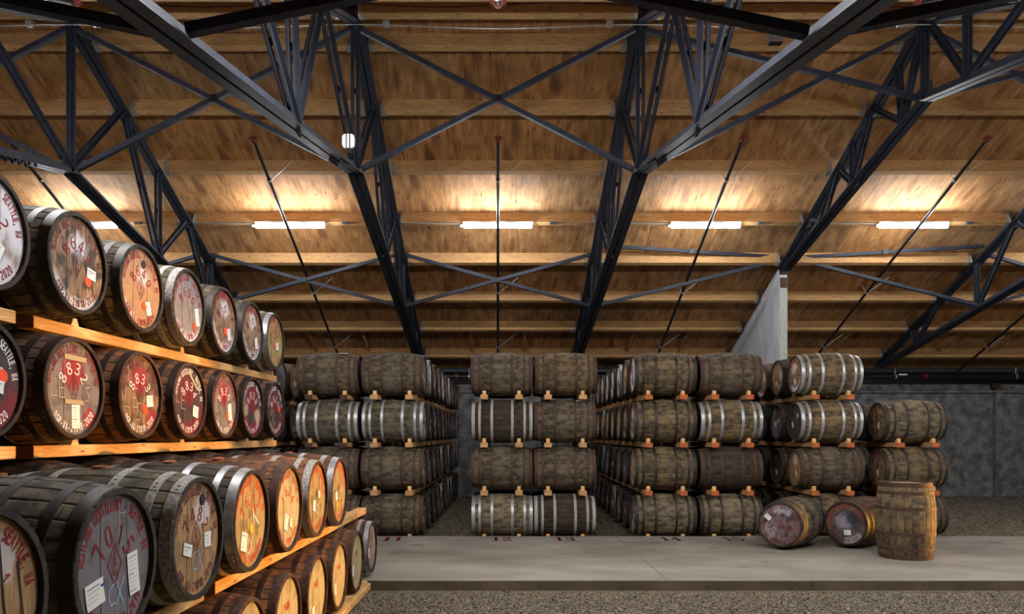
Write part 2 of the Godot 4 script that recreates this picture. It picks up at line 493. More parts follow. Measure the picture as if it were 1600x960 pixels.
func stave(st: SurfaceTool, angle: float, tone: Color, off: Vector2) -> void:
	var stations := [-0.445, -0.40, -0.27, -0.14, 0.0, 0.14, 0.27, 0.40, 0.445]
	var ha := PI / NSTAVE - 0.0012
	var rows := []
	for x in stations:
		var r := radius_at(x)
		var ring := []
		for k in [[-1.0, -0.0035], [-0.78, 0.0], [0.0, 0.0], [0.78, 0.0], [1.0, -0.0035], [1.0, -0.021], [-1.0, -0.021]]:
			var a: float = angle + ha * k[0]
			var rr: float = r + k[1]
			ring.append(Vector3(x, rr * cos(a), rr * sin(a)))
		rows.append(ring)
	st.set_color(tone)
	for i in stations.size() - 1:
		for k in 7:
			var k2 := (k + 1) % 7
			var p := [rows[i][k], rows[i + 1][k], rows[i + 1][k2], rows[i][k2]]
			var n := []
			if k < 4:
				for q in p:
					n.append(Vector3(q.x * 0.35, q.y, q.z).normalized())
				if k == 0 or k == 3:
					var sd: float = angle + (PI / 2 if k == 3 else -PI / 2)
					var t := Vector3(0, cos(sd), sin(sd))
					for j in 4:
						n[j] = (n[j] + t * 0.55).normalized()
			else:
				var f := Vector3(0, -cos(angle), -sin(angle))
				if k == 4:
					f = Vector3(0, -sin(angle), cos(angle))
				elif k == 6:
					f = Vector3(0, sin(angle), -cos(angle))
				n = [f, f, f, f]
			var u0: float = (stations[i] + HALF) / 0.89 * 0.96 + off.x
			var u1: float = (stations[i + 1] + HALF) / 0.89 * 0.96 + off.x
			var v0 := off.y + 0.021 * k
			var v1 := off.y + 0.021 * (k + 1)
			st.set_color(tone if k != 5 else Color(tone.r * 0.4, tone.g * 0.36, tone.b * 0.34))
			quadn(st, p, n, [Vector2(u0, v0), Vector2(u1, v0), Vector2(u1, v1), Vector2(u0, v1)])
	st.set_color(Color(tone.r * 0.34, tone.g * 0.30, tone.b * 0.28))
	for e in 2:
		var ring: Array = rows[0] if e == 0 else rows[-1]
		var nn := Vector3(-1 if e == 0 else 1, 0, 0)
		for k in range(1, 6):
			tri(st, [ring[0], ring[k], ring[k + 1]], [nn, nn, nn], [Vector2(off.x, off.y), Vector2(off.x + 0.02, off.y + 0.01 * k), Vector2(off.x + 0.02, off.y + 0.01 * k + 0.01)])

func ring_mesh(x0: float, x1: float, lift: float) -> ArrayMesh:
	var st := begin()
	var n := 40
	for i in n:
		var a := TAU * i / n
		var b := TAU * (i + 1) / n
		var da := Vector3(0, cos(a), sin(a))
		var db := Vector3(0, cos(b), sin(b))
		var r0 := radius_at(x0) + lift
		var r1 := radius_at(x1) + lift
		var X0 := Vector3(x0, 0, 0)
		var X1 := Vector3(x1, 0, 0)
		var u0 := a * 0.5
		var u1 := b * 0.5
		quadn(st, [X0 + da * r0, X1 + da * r1, X1 + db * r1, X0 + db * r0], [da, da, db, db], [Vector2(u0, 0), Vector2(u0, 0.12), Vector2(u1, 0.12), Vector2(u1, 0)])
		for e in [[X0, r0, -1.0], [X1, r1, 1.0]]:
			var nn := Vector3(e[2], 0, 0)
			quadn(st, [e[0] + da * e[1], e[0] + db * e[1], e[0] + db * (e[1] - 0.006), e[0] + da * (e[1] - 0.006)], [nn, nn, nn, nn],
				[Vector2(u0, 0), Vector2(u1, 0), Vector2(u1, 0.02), Vector2(u0, 0.02)])
	# the lapped joint with its two rivets
	var xm := (x0 + x1) / 2.0
	var rm := radius_at(xm) + lift
	for k in 2:
		var ang := 0.09 * (k - 0.5)
		var d := Vector3(0, cos(ang), sin(ang))
		tube(st, Vector3(xm, 0, 0) + d * (rm - 0.002), Vector3(xm, 0, 0) + d * (rm + 0.005), 0.009, 6, true, 0.005)
	var lap := 0.12
	for k in 3:
		var a2 := -lap + k * lap * 0.66
		var b2 := a2 + lap * 0.66
		var pa := Vector3(0, cos(a2), sin(a2))
		var pb := Vector3(0, cos(b2), sin(b2))
		quadn(st, [Vector3(x0, 0, 0) + pa * (radius_at(x0) + lift + 0.0015), Vector3(x1, 0, 0) + pa * (radius_at(x1) + lift + 0.0015), Vector3(x1, 0, 0) + pb * (radius_at(x1) + lift + 0.0015), Vector3(x0, 0, 0) + pb * (radius_at(x0) + lift + 0.0015)],
			[pa, pa, pb, pb], [Vector2(0.3, 0), Vector2(0.3, 0.12), Vector2(0.4, 0.12), Vector2(0.4, 0)])
	return st.commit()

# one board of a head: the strip of a disc between y0 and y1 (in the head's own plane, facing +z)
func board(st: SurfaceTool, y0: float, y1: float, R: float, lift: float) -> void:
	var pts := PackedVector2Array()
	var g := 0.0011
	var a := y0 + g
	var b := y1 - g
	var n := 7
	for i in n + 1:
		var y := lerpf(a, b, float(i) / n)
		y = clampf(y, -R + 0.0005, R - 0.0005)
		pts.append(Vector2(-y, sqrt(R * R - y * y)))
	for i in n + 1:
		var y := lerpf(b, a, float(i) / n)
		y = clampf(y, -R + 0.0005, R - 0.0005)
		pts.append(Vector2(-y, -sqrt(R * R - y * y)))
	var m := pts.size()
	var uv := func(p: Vector2) -> Vector2: return Vector2(p.x / (2.0 * R) + 0.5, 0.5 - p.y / (2.0 * R))
	var c := Vector2(-(a + b) / 2.0, 0)
	for i in m:
		var p := pts[i]
		var q := pts[(i + 1) % m]
		if p.distance_to(q) < 1e-5:
			continue
		tri(st, [Vector3(c.x, c.y, lift), Vector3(p.x, p.y, lift), Vector3(q.x, q.y, lift)], [Vector3(0, 0, 1), Vector3(0, 0, 1), Vector3(0, 0, 1)], [uv.call(c), uv.call(p), uv.call(q)])
		var e := q - p
		var nn := Vector3(e.y, -e.x, 0).normalized()
		quadn(st, [Vector3(p.x, p.y, lift), Vector3(q.x, q.y, lift), Vector3(q.x, q.y, lift - 0.012), Vector3(p.x, p.y, lift - 0.012)], [nn, nn, nn, nn], [uv.call(p), uv.call(q), uv.call(q), uv.call(p)])

func make_barrel_meshes() -> void:
	G.staves = []
	for k in 8:
		var st := begin()
		var t: float = [0.98, 0.8, 0.9, 0.7, 1.0, 0.86, 0.76, 0.94][k]
		stave(st, 0.0, Color(t, t * [1.0, 0.97, 1.0, 0.95, 0.98, 1.0, 0.97, 0.96][k], t * [1.0, 0.94, 0.97, 0.9, 0.92, 1.0, 0.95, 0.9][k]), Vector2(0.37 * k, 0.137 * k))
		G.staves.append(st.commit())
	G.bodies = []
	for k in 4:
		var st := begin()
		for i in NSTAVE:
			var t := rng.randf_range(0.66, 1.0)
			stave(st, TAU * i / NSTAVE, Color(t, t * rng.randf_range(0.94, 1.0), t * rng.randf_range(0.88, 1.0)), Vector2(rng.randf(), rng.randf()))
		G.bodies.append(st.commit())
	G.hoops = [ring_mesh(-0.440, -0.392, 0.0025), ring_mesh(-0.342, -0.306, 0.0025), ring_mesh(-0.166, -0.128, 0.0025), ring_mesh(0.128, 0.166, 0.0025), ring_mesh(0.306, 0.342, 0.0025), ring_mesh(0.392, 0.440, 0.0025)]
	var R := 0.2575
	var cuts := [-R, -0.172, -0.085, 0.004, 0.09, 0.176, R]
	G.boards = []
	var all := begin()
	for k in 6:
		var st := begin()
		var lift: float = [0.0, 0.0012, 0.0004, 0.0014, 0.0, 0.001][k]
		board(st, cuts[k], cuts[k + 1], R, lift)
		board(all, cuts[k], cuts[k + 1], R, lift)
		G.boards.append(st.commit())
	G.head = all.commit()
	var back := begin()
	tube(back, Vector3(0, 0, -0.016), Vector3(0, 0, -0.010), 0.2595, 32)
	G.head_back = back.commit()

# where the head's plane sits; its own x runs right and y up as someone facing it sees it
func head_frame(far: bool, roll: float) -> Transform3D:
	var b := Basis(Vector3(0, 0, -1), Vector3(0, 1, 0), Vector3(1, 0, 0))
	var x := HALF - 0.020
	if far:
		b = Basis(Vector3(0, 0, 1), Vector3(0, 1, 0), Vector3(-1, 0, 0))
		x = -x
	return Transform3D(b * Basis(Vector3(0, 0, 1), roll), Vector3(x, 0, 0))

func glyph(c: String, serif := false) -> Array:
	var key := c + ("s" if serif else "t" if thin else "")
	if not glyphs.has(key):
		var t := TextMesh.new()
		t.font = font_serif if serif else font_thin if thin else font_sans
		t.text = c
		t.font_size = 32
		t.pixel_size = 1.0 / 32.0
		t.depth = 0.0
		t.curve_step = 3.0
		var a := t.get_aabb()
		var am := ArrayMesh.new()
		if t.get_surface_count() > 0:
			am.add_surface_from_arrays(Mesh.PRIMITIVE_TRIANGLES, t.surface_get_arrays(0))
		glyphs[key] = [am, a]
	return glyphs[key]

func put_glyph(st: SurfaceTool, c: String, at: Transform3D, w: float, h: float, serif := false) -> void:
	if c == " ":
		return
	var g := glyph(c, serif)
	var a: AABB = g[1]
	if g[0].get_surface_count() == 0:
		return
	var sy := h / 0.74
	var sx := minf(w / maxf(a.size.x, 0.01), sy * 1.1)
	if c == "-" or c == "," or c == "1" or c == "I":
		sx = minf(sx, sy * 0.62)
	var centre := a.position + a.size / 2.0
	# centred on its own width; the baseline sits half a letter height below the middle
	var base := -0.37 * sy
	var y0 := 0.0
	if not serif:
		y0 = 0.0
	var local := Transform3D(Basis(Vector3(sx, 0, 0), Vector3(0, sy, 0), Vector3(0, 0, 1)), Vector3(-centre.x * sx, base - baseline(serif) * sy + y0, 0))
	st.append_from(g[0], 0, at * local)

func baseline(serif: bool) -> float:
	var a: AABB = glyph("H", serif)[1]
	return a.position.y

func arc_text(st: SurfaceTool, text: String, r: float, from: float, to: float, h: float, w: float, z: float, low := false, skip := []) -> void:
	var n := text.length()
	for i in n:
		if i in skip:
			continue
		var a := deg_to_rad(lerpf(from, to, float(i) / maxf(1.0, n - 1.0)))
		var p := Vector3(r * sin(a), -r * cos(a) if low else r * cos(a), z)
		put_glyph(st, text[i], Transform3D(Basis(Vector3(0, 0, 1), a if low else -a), p), w, h)

func stroke(st: SurfaceTool, pts: Array, w: float, z: float) -> void:
	for i in pts.size() - 1:
		var a: Vector2 = pts[i]
		var b: Vector2 = pts[i + 1]
		var d := (b - a).normalized()
		var s := Vector2(-d.y, d.x) * w / 2.0
		a -= d * w * 0.3
		b += d * w * 0.3
		quad(st, Vector3(a.x - s.x, a.y - s.y, z), Vector3(b.x - s.x, b.y - s.y, z), Vector3(b.x + s.x, b.y + s.y, z), Vector3(a.x + s.x, a.y + s.y, z), Vector3(0, 0, 1))

func emblem(st: SurfaceTool, z: float) -> void:
	var k := [Vector2(0, 0.078), Vector2(0.045, 0), Vector2(0, -0.078), Vector2(-0.045, 0), Vector2(0, 0.078)]
	stroke(st, k, 0.0045, z)
	stroke(st, [Vector2(0, 0.056), Vector2(0, -0.012)], 0.003, z)
	for i in 3:
		var y := 0.046 - i * 0.019
		var w := 0.009 + i * 0.005
		stroke(st, [Vector2(-w, y - 0.014), Vector2(0, y), Vector2(w, y - 0.014)], 0.0034, z)
	stroke(st, [Vector2(-0.016, -0.016), Vector2(-0.010, -0.04), Vector2(-0.004, -0.02), Vector2(0.002, -0.04)], 0.003, z)
	stroke(st, [Vector2(0.016, -0.018), Vector2(0.008, -0.024), Vector2(0.016, -0.034), Vector2(0.006, -0.042)], 0.003, z)

func paper(parent: Node3D, at: Vector2, w: float, h: float, turn: float, z: float, f: Transform3D) -> void:
	var t := f * Transform3D(Basis(Vector3(0, 0, 1), turn), Vector3(at.x, at.y, z))
	var st := begin()
	# a card that curls a little away from the wood
	for i in 3:
		var y0 := -h / 2 + h * i / 3.0
		var y1 := y0 + h / 3.0
		var z0 := 0.006 * pow(float(i) / 3.0 - 0.6, 2)
		var z1 := 0.006 * pow(float(i + 1) / 3.0 - 0.6, 2)
		quad(st, Vector3(-w / 2, y0, z0), Vector3(w / 2, y0, z0), Vector3(w / 2, y1, z1), Vector3(-w / 2, y1, z1), Vector3(0, 0, 1))
		quad(st, Vector3(-w / 2, y0, z0 - 0.0008), Vector3(w / 2, y0, z0 - 0.0008), Vector3(w / 2, y1, z1 - 0.0008), Vector3(-w / 2, y1, z1 - 0.0008), Vector3(0, 0, -1))
	var ink := begin()
	for k in int(h / 0.016) - 1:
		var y := h / 2 - 0.016 * (k + 1)
		var l := w * rng.randf_range(0.35, 0.8)
		stroke(ink, [Vector2(-w * 0.42, y), Vector2(-w * 0.42 + l, y)], 0.0016 if k % 4 else 0.0032, 0.0035)
	var o := part(parent, "paper_tag", st.commit(), M.paper, t)
	part(o, "print", ink.commit(), M.print_grey)

# spec: tex, num, num_mat, arc (material of the ring of letters) ...
func add_head(root: Node3D, hub: Transform3D, spec: Dictionary, far: bool, detail: int) -> void:
	var f := hub * head_frame(far, spec.get("roll", 0.0))
	var m: Material = heads[spec.get("tex", "old_dark")]
	if detail < 2:
		var one := part(root, "head", G.head, m, f)
		one.mesh = G.head
		if detail == 1 and spec.has("tags"):
			for t in spec.tags:
				paper(root, Vector2(t[0], t[1]), t[2], t[3], t[4], 0.004, f)
		if spec.has("arc"):
			var sta := begin()
			arc_text(sta, "WESTLAND DISTILLERY - SEATTLE, WA", 0.217, -82, 82, 0.040, 0.014, 0.0026)
			arc_text(sta, "DSP-WA-21018-2020", 0.217, -50, 48, 0.038, 0.015, 0.0026, true)
			part(one, "lettering", sta.commit(), M[spec.arc])
		return
	var h := part(root, "head", G.head_back, M.void, f)
	for k in 6:
		part(h, "head_board", G.boards[k], m)
	var z := 0.0026
	var st := begin()
	if spec.has("arc"):
		arc_text(st, "WESTLAND DISTILLERY - SEATTLE, WA", 0.217, -82, 82, 0.046, 0.0165, z, false, spec.get("skip", []))
	if spec.has("low"):
		var sl := begin()
		arc_text(sl, spec.low, 0.217, -50, 48, 0.045, 0.0175, z, true)
		part(h, "lettering", sl.commit(), M[spec.get("low_mat", spec.arc)])
	if spec.get("emblem", false) and spec.has("arc"):
		var se := begin()
		emblem(se, z + 0.0002)
		part(h, "emblem", se.commit(), M[spec.get("emb", "dull_red")])
	if spec.has("arc"):
		part(h, "lettering", st.commit(), M[spec.arc])
	if spec.has("num"):
		thin = true
		var sn := begin()
		var s: String = spec.num
		var half: float = spec.get("spread", 60.0 if s.length() < 5 else 56.0)
		arc_text(sn, s, spec.get("num_r", 0.112), -half, half, spec.get("num_h", 0.066), 0.042, z + 0.0004, spec.get("num_low", false))
		part(h, "number", sn.commit(), M[spec.num_mat])
		thin = false
	if spec.has("flat"):
		var sf := begin()
		for row in spec.flat:
			var s: String = row[0]
			for i in s.length():
				put_glyph(sf, s[i], Transform3D(Basis(), Vector3((i - (s.length() - 1) / 2.0) * 0.026, row[1], z)), 0.02, row[2])
		part(h, "number", sf.commit(), M[spec.num_mat])
	for c in spec.get("chalk", []):
		var sc := begin()
		for line in c[1]:
			stroke(sc, line, c[2] if c.size() > 2 else 0.0045, z + 0.0008)
		part(h, "chalk_mark", sc.commit(), M[c[0]])
	for t in spec.get("tags", []):
		paper(root, Vector2(t[0], t[1]), t[2], t[3], t[4], 0.004, f)
	for d in spec.get("dots", []):
		var sd := begin()
		tube(sd, Vector3(d[0], d[1], 0.002), Vector3(d[0], d[1], 0.0042), d[2], 18)
		var dot := part(h, "sticker", sd.commit(), M[d[3]])
		dot.set_meta("label", "round coloured sticker")
	if spec.has("tape"):
		for t in spec.tape:
			var tp := box_mesh(Vector3.ZERO, Vector3(t[2], t[3], 0.002))
			part(h, "tape_strip", tp, M.tape, Transform3D(Basis(Vector3(0, 0, 1), t[4]), Vector3(t[0], t[1], 0.0045)))
	if spec.has("bung"):
		var sb := begin()
		tube(sb, Vector3(spec.bung[0], spec.bung[1], 0.0), Vector3(spec.bung[0], spec.bung[1], 0.006), 0.026, 18)
		part(h, "bung", sb.commit(), M.hoop.dark)

# o: wood, hoop, detail (2: every stave a part; 1: staves joined), near / far (head specs), roll, upright
func barrel(at: Transform3D, o: Dictionary, label: String, group: String) -> Node3D:
	var root := thing("barrel", label, "barrel", at, group)
	var hub := Transform3D(Basis(Vector3(1, 0, 0), o.get("spin", 0.0)), Vector3(0, BULGE, 0))
	var plain := Transform3D(Basis(), Vector3(0, BULGE, 0))
	if o.get("upright", false):
		plain = Transform3D(Basis(Vector3(0, 0, 1), PI / 2), Vector3(0, HALF, 0))
		hub = plain * Transform3D(Basis(Vector3(1, 0, 0), o.get("spin", 0.0)), Vector3.ZERO)
	var wood: Material = M.wood[o.wood]
	var detail: int = o.detail
	if detail == 2:
		var k := rng.randi() % 8
		for i in NSTAVE:
			k = (k + 1 + rng.randi() % 5) % 8
			part(root, "stave", G.staves[k], wood, hub * Transform3D(Basis(Vector3(1, 0, 0), TAU * i / NSTAVE), Vector3.ZERO))
	else:
		part(root, "staves", G.bodies[rng.randi() % 4], wood, hub * Transform3D(Basis(Vector3(1, 0, 0), rng.randf() * TAU), Vector3.ZERO))
	for i in 6:
		if o.get("five", false) and i == 2:
			continue
		part(root, "hoop", G.hoops[i], M.hoop[o.hoop], hub * Transform3D(Basis(Vector3(1, 0, 0), o.get("lap", rng.randf() * TAU)), Vector3.ZERO))
	add_head(root, plain, o.get("head", {"tex": "old_dark"}), false, o.get("head_detail", detail))
	add_head(root, plain, o.get("tail", {"tex": "old_dark", "roll": rng.randf() * 3.0}), true, o.get("tail_detail", 1))
	if o.get("bunghole", false):
		var sb := begin()
		var d := Vector3(0, cos(o.bunghole_at), sin(o.bunghole_at))
		tube(sb, d * (BULGE - 0.005), d * (BULGE + 0.008), 0.034, 16)
		part(root, "bung", sb.commit(), M.fir_dark, plain)
	return root

func in_stack(x: float, y: float, depth: float) -> Transform3D:
	# x is measured on the line through the camera's depth origin of that stack; y is the height of the barrel's middle
	return Transform3D(Basis(Vector3.UP, -LEAN), V(x, y - BULGE, depth))

# a rail that carries a tier, with the chocks nailed on it
func rail(x: float, y_top: float, d0: float, d1: float, w: float, h: float, m: Material, label: String, group: String, chocks: Array, ref: float, end_mat: Material = null, plug := false) -> void:
	var a := V(x + LEAN * (d0 - ref), y_top - h / 2, d0)
	var b := V(x + LEAN * (d1 - ref), y_top - h / 2, d1)
	var root := thing("rack_timber", label, "timber", Transform3D(Basis(), Vector3(a.x, y_top - h, a.z)), group)
	var inv := root.transform.affine_inverse()
	part(root, "rail", bar_mesh(inv * a, inv * b, [rect(w, h, 0.004)], Vector3.UP, 0.66, 3.0), m)
	if end_mat:
		part(root, "painted_end", bar_mesh(inv * (a + Vector3(0, 0, 0.004)), inv * (a + Vector3(0, 0, -0.001)), [rect(w + 0.001, h + 0.001, 0.004)], Vector3.UP, 0.66, 3.0), end_mat)
	for d in chocks:
		var c := V(x + LEAN * (d - ref), y_top, d)
		var st := begin()
		var poly := PackedVector2Array([Vector2(-0.04, 0), Vector2(0.04, 0), Vector2(0.018, 0.045), Vector2(-0.018, 0.045)])
		if plug:
			poly = PackedVector2Array([Vector2(-0.035, 0), Vector2(0.045, 0), Vector2(0.045, 0.048), Vector2(0.03, 0.064), Vector2(0.01, 0.046)])
		extrude(st, poly, Transform3D(Basis(Vector3(0, 0, 1), Vector3(0, 1, 0), Vector3(-1, 0, 0)), inv * c + Vector3(w * (0.24 if plug else 0.4), -0.001, 0)), w * (0.48 if plug else 0.8), Vector2(rng.randf(), rng.randf()), 0.66, 3.0)
		part(root, "chock", st.commit(), M.fir)


# ---------------------------------------------------------------- the roof
func roof_y(d: float) -> float:                       # underside of the purlins, d metres beyond the ridge (negative: nearer)
	return RIDGE_Y - PITCH * absf(d)

const FAR_ROWS := [0.345, 1.315, 2.405, 3.525, 4.565, 5.705, 6.735, 7.805]
const NEAR_ROWS := [-0.345, -1.82, -2.95, -4.05, -5.15, -6.25, -7.35, -8.45]
const PURLIN_H := 0.235

func slope_up(d: float) -> Vector3:                   # the roof's upward normal on the far (d > 0) or near slope
	return Vector3(0, 1, -PITCH if d > 0 else PITCH).normalized()

func make_roof() -> void:
	# plywood sheets, each a piece of the ceiling, laid edge to edge over the purlins
	var deck := begin()
	for s in [1.0, -1.0]:
		var n := slope_up(s)
		var lift := n * (PURLIN_H + 0.03)
		var a := V(0, RIDGE_Y, RIDGE) + lift
		var reach := 9.4 if s > 0 else 10.9
		var b := V(0, roof_y(reach), RIDGE + s * reach) + lift
		extrude(deck, rect(2 * SIDE + 0.4, 0.05), frame(a + Vector3(0, 0.03, 0), b + Vector3(0, 0.03, 0), n), a.distance_to(b))
	var ceiling := structure("ceiling", deck.commit(), M.dim_wall)
	for s in [1.0, -1.0]:
		var rows: Array = [0.0] + (FAR_ROWS.slice(1) if s > 0 else NEAR_ROWS.slice(1)) + [9.2 if s > 0 else -10.7]
		var n := slope_up(s)
		for i in rows.size() - 1:
			var d0: float = rows[i]
			var d1: float = rows[i + 1]
			var x := -SIDE - rng.randf_range(0.2, 1.0)
			while x < SIDE:
				var w: float = 2.44 if rng.randf() < 0.6 else 1.22
				var x1 := minf(x + w, SIDE)
				var x0 := maxf(x, -SIDE)
				if x1 - x0 > 0.05:
					var p0 := V((x0 + x1) / 2, roof_y(d0), RIDGE + d0) + n * (PURLIN_H + 0.009)
					var p1 := V((x0 + x1) / 2, roof_y(d1), RIDGE + d1) + n * (PURLIN_H + 0.009)
					var st := begin()
					var f := frame(p0, p1, n)
					var l := p0.distance_to(p1) - 0.004
					var hw := (x1 - x0) / 2 - 0.003
					var o := Vector2(rng.randf(), rng.randf())
					var q := 0.8
					quad(st, f * Vector3(-hw, -0.009, 0), f * Vector3(hw, -0.009, 0), f * Vector3(hw, -0.009, l), f * Vector3(-hw, -0.009, l), -f.basis.y,
						o, o + Vector2(2 * hw, 0) * q, o + Vector2(2 * hw, l) * q, o + Vector2(0, l) * q)
					quad(st, f * Vector3(-hw, 0.009, 0), f * Vector3(hw, 0.009, 0), f * Vector3(hw, 0.009, l), f * Vector3(-hw, 0.009, l), f.basis.y)
					for e in [[-hw, -1.0], [hw, 1.0]]:
						quad(st, f * Vector3(e[0], -0.009, 0), f * Vector3(e[0], 0.009, 0), f * Vector3(e[0], 0.009, l), f * Vector3(e[0], -0.009, l), f.basis.x * e[1])
					part(ceiling, "plywood_panel", st.commit(), M.ply[rng.randi() % 6])
				x = x1
	# short blocks between the lowest purlins
	for bay in range(-3, 4):
		for off in [-0.61, 0.61]:
			for row in [5, 6]:
				if row == 5 and bay % 2:
					continue
				var d0: float = FAR_ROWS[row + 1] - 1.0
				var d1: float = FAR_ROWS[row + 1] - 0.08
				if row == 5:
					continue
				var n := slope_up(1.0)
				var p0 := V(bay * BAY + off, roof_y(d0), RIDGE + d0) + n * (PURLIN_H - 0.06)
				var p1 := V(bay * BAY + off, roof_y(d1), RIDGE + d1) + n * (PURLIN_H - 0.06)
				part(ceiling, "rafter_block", bar_mesh(p0, p1, [rect(0.04, 0.12)], n, 0.66, 3.0), M.purlin)

func bay_words(i: int) -> String:
	return ["half bay at the left wall", "third bay left of the middle", "second bay left of the middle", "bay left of the middle", "middle bay",
		"bay right of the middle", "bay right of the concrete fin", "second bay beyond the fin", "half bay at the right wall"][i]

func make_purlins() -> void:
	var edges: Array = [-SIDE] + TRUSS_X + [SIDE]
	var far_words := ["just beyond the ridge", "second row beyond the ridge", "third row, above the tube lights", "row carrying the tube lights", "fifth row, below the lights", "sixth row below the ridge", "seventh row, next to lowest", "lowest row above the wall"]
	for side in 2:
		var rows: Array = FAR_ROWS if side == 0 else NEAR_ROWS.slice(0, 5)
		for r in rows.size():
			var d: float = rows[r]
			var n := slope_up(d)
			for i in edges.size() - 1:
				var x0: float = edges[i] + 0.125
				var x1: float = edges[i + 1] - 0.125
				var y := roof_y(d)
				# the concrete fin takes the place of the truss below this row
				var where: String = far_words[r] if side == 0 else ("just before the ridge" if r == 0 else "near slope, %s row" % ["", "second", "third", "fourth", "fifth"][r])
				var base := V((x0 + x1) / 2, y, RIDGE + d)
				var root := thing("roof_purlin", "roof purlin, %s, %s" % [where, bay_words(i)], "beam", Transform3D(Basis(), base))
				var c := n * (PURLIN_H / 2)
				part(root, "beam", bar_mesh(Vector3(x0 - base.x, 0, 0) + c, Vector3(x1 - base.x, 0, 0) + c, [rect(0.09, PURLIN_H - 0.002, 0.004)], n, 0.66, 3.0), M.purlin)
				for e in [[x0 - base.x, 1.0], [x1 - base.x, -1.0]]:
					if absf(edges[i if e[1] > 0 else i + 1]) > 13.0:
						continue
					var st := begin()
					var f := frame(Vector3(e[0] - 0.012 * e[1], 0, 0), Vector3(e[0] + 0.07 * e[1], 0, 0), n)
					extrude(st, PackedVector2Array([Vector2(-0.052, -0.006), Vector2(0.052, -0.006), Vector2(0.052, 0.0), Vector2(-0.052, 0.0)]), f, 0.082)
					for q in [-0.05, 0.05]:
						extrude(st, rect(0.004, 0.17, 0.0, Vector2(q, 0.08)), f, 0.05)
					extrude(st, rect(0.15, 0.2, 0.0, Vector2(0, 0.1)), f, 0.004)
					part(root, "hanger", st.commit(), M.zinc)

func truss(x: float, peak: float, ends: Array, words: String, shallow := false) -> void:
	var base := V(x, peak, RIDGE)
	var root := thing("roof_truss", words, "truss", Transform3D(Basis(), base))
	var far_end: float = ends[0]
	var near_end: float = ends[1]
	var top := func(d: float) -> Vector3: return V(0, roof_y(d) - 0.02 - peak, d)
	var k_far: float = (peak - (roof_y(far_end) - 0.12)) / far_end
	var k_near := 0.217
	var low := func(d: float) -> Vector3: return V(0, -(k_far * d if d > 0 else -k_near * d), d)
	var chord := angle_pair(0.011, 0.085, 0.12, 0.012)
	var big := angle_pair(0.013, 0.09, 0.11, 0.012)
	var up := Vector3.UP
	part(root, "top_chord", bar_mesh(top.call(0.0), top.call(far_end + 0.1), chord, slope_up(1.0)), M.steel)
	part(root, "top_chord", bar_mesh(top.call(0.0), top.call(near_end - 0.3), chord, slope_up(-1.0)), M.steel)
	part(root, "bottom_chord", bar_mesh(low.call(-0.04), low.call(far_end), big, up), M.steel)
	part(root, "bottom_chord", bar_mesh(low.call(0.04), low.call(near_end), big, up), M.steel)
	var web := angle_pair(0.016, 0.046, 0.062, 0.008)
	var links := [[0.0, 0.0], [0.0, 1.315], [0.0, -1.82]]
	if shallow:
		links = [[0.0, 0.0], [0.52, 0.0], [0.52, 0.62], [0.52, 1.315], [1.9, 1.315], [1.9, 2.405], [3.0, 2.405], [3.0, 3.525], [1.9, 1.9], [-0.85, 0.0], [-0.85, -0.85], [-0.85, -1.82]]
	else:
		links += [[2.42, 1.315], [2.42, 2.405], [2.42, 3.525], [4.55, 3.525], [4.55, 4.565], [4.55, 5.705], [6.6, 5.705], [6.6, 6.735]]
	links += [[-2.8, -1.82], [-2.8, -2.95], [-2.8, -4.05], [-5.8, -4.05], [-5.8, -6.25], [-8.2, -7.35]]
	for l in links:
		var a: Vector3 = low.call(l[0]) + Vector3(0, 0.05, 0)
		var b: Vector3 = top.call(l[1]) + Vector3(0, 0.07, 0)
		var st := begin()
		for poly in web:
			extrude(st, poly, frame(a, b, Vector3(0, 0, 1)), a.distance_to(b))
		# tie plate halfway
		if a.distance_to(b) > 0.9:
			extrude(st, rect(0.10, 0.012, 0.0, Vector2(0, 0.0)), frame(a.lerp(b, 0.5), b, Vector3(0, 0, 1)), 0.07)
		part(root, "web_member", st.commit(), M.steel)
	# gusset plates in the slot of the chords
	for g in [0.0, 2.42 if not shallow else 1.9, -2.8]:
		var c: Vector3 = low.call(g) + Vector3(0, 0.09, 0)
		part(root, "gusset_plate", box_mesh(c, Vector3(0.02, 0.2, 0.34)), M.steel)
	for g in [1.315, -1.82, 0.0, 3.525]:
		if g > far_end - 0.3:
			continue
		var c: Vector3 = top.call(g) + Vector3(0, 0.03, 0)
		part(root, "gusset_plate", box_mesh(c, Vector3(0.02, 0.16, 0.26)), M.steel)
	# bolted splice on the near leg of the bottom chord
	if not shallow:
		var sp := begin()
		var f := frame(low.call(-0.75), low.call(-1.35), Vector3.UP)
		for q in [-0.055, 0.055]:
			extrude(sp, rect(0.075, 0.014, 0.0, Vector2(q, -0.008)), f, 0.5)
		for i in 4:
			for q in [-0.06, 0.06]:
				tube(sp, f * Vector3(q, -0.012, 0.07 + 0.12 * i), f * Vector3(q, -0.05, 0.07 + 0.12 * i), 0.017, 6)
		part(root, "bolted_splice", sp.commit(), M.black)

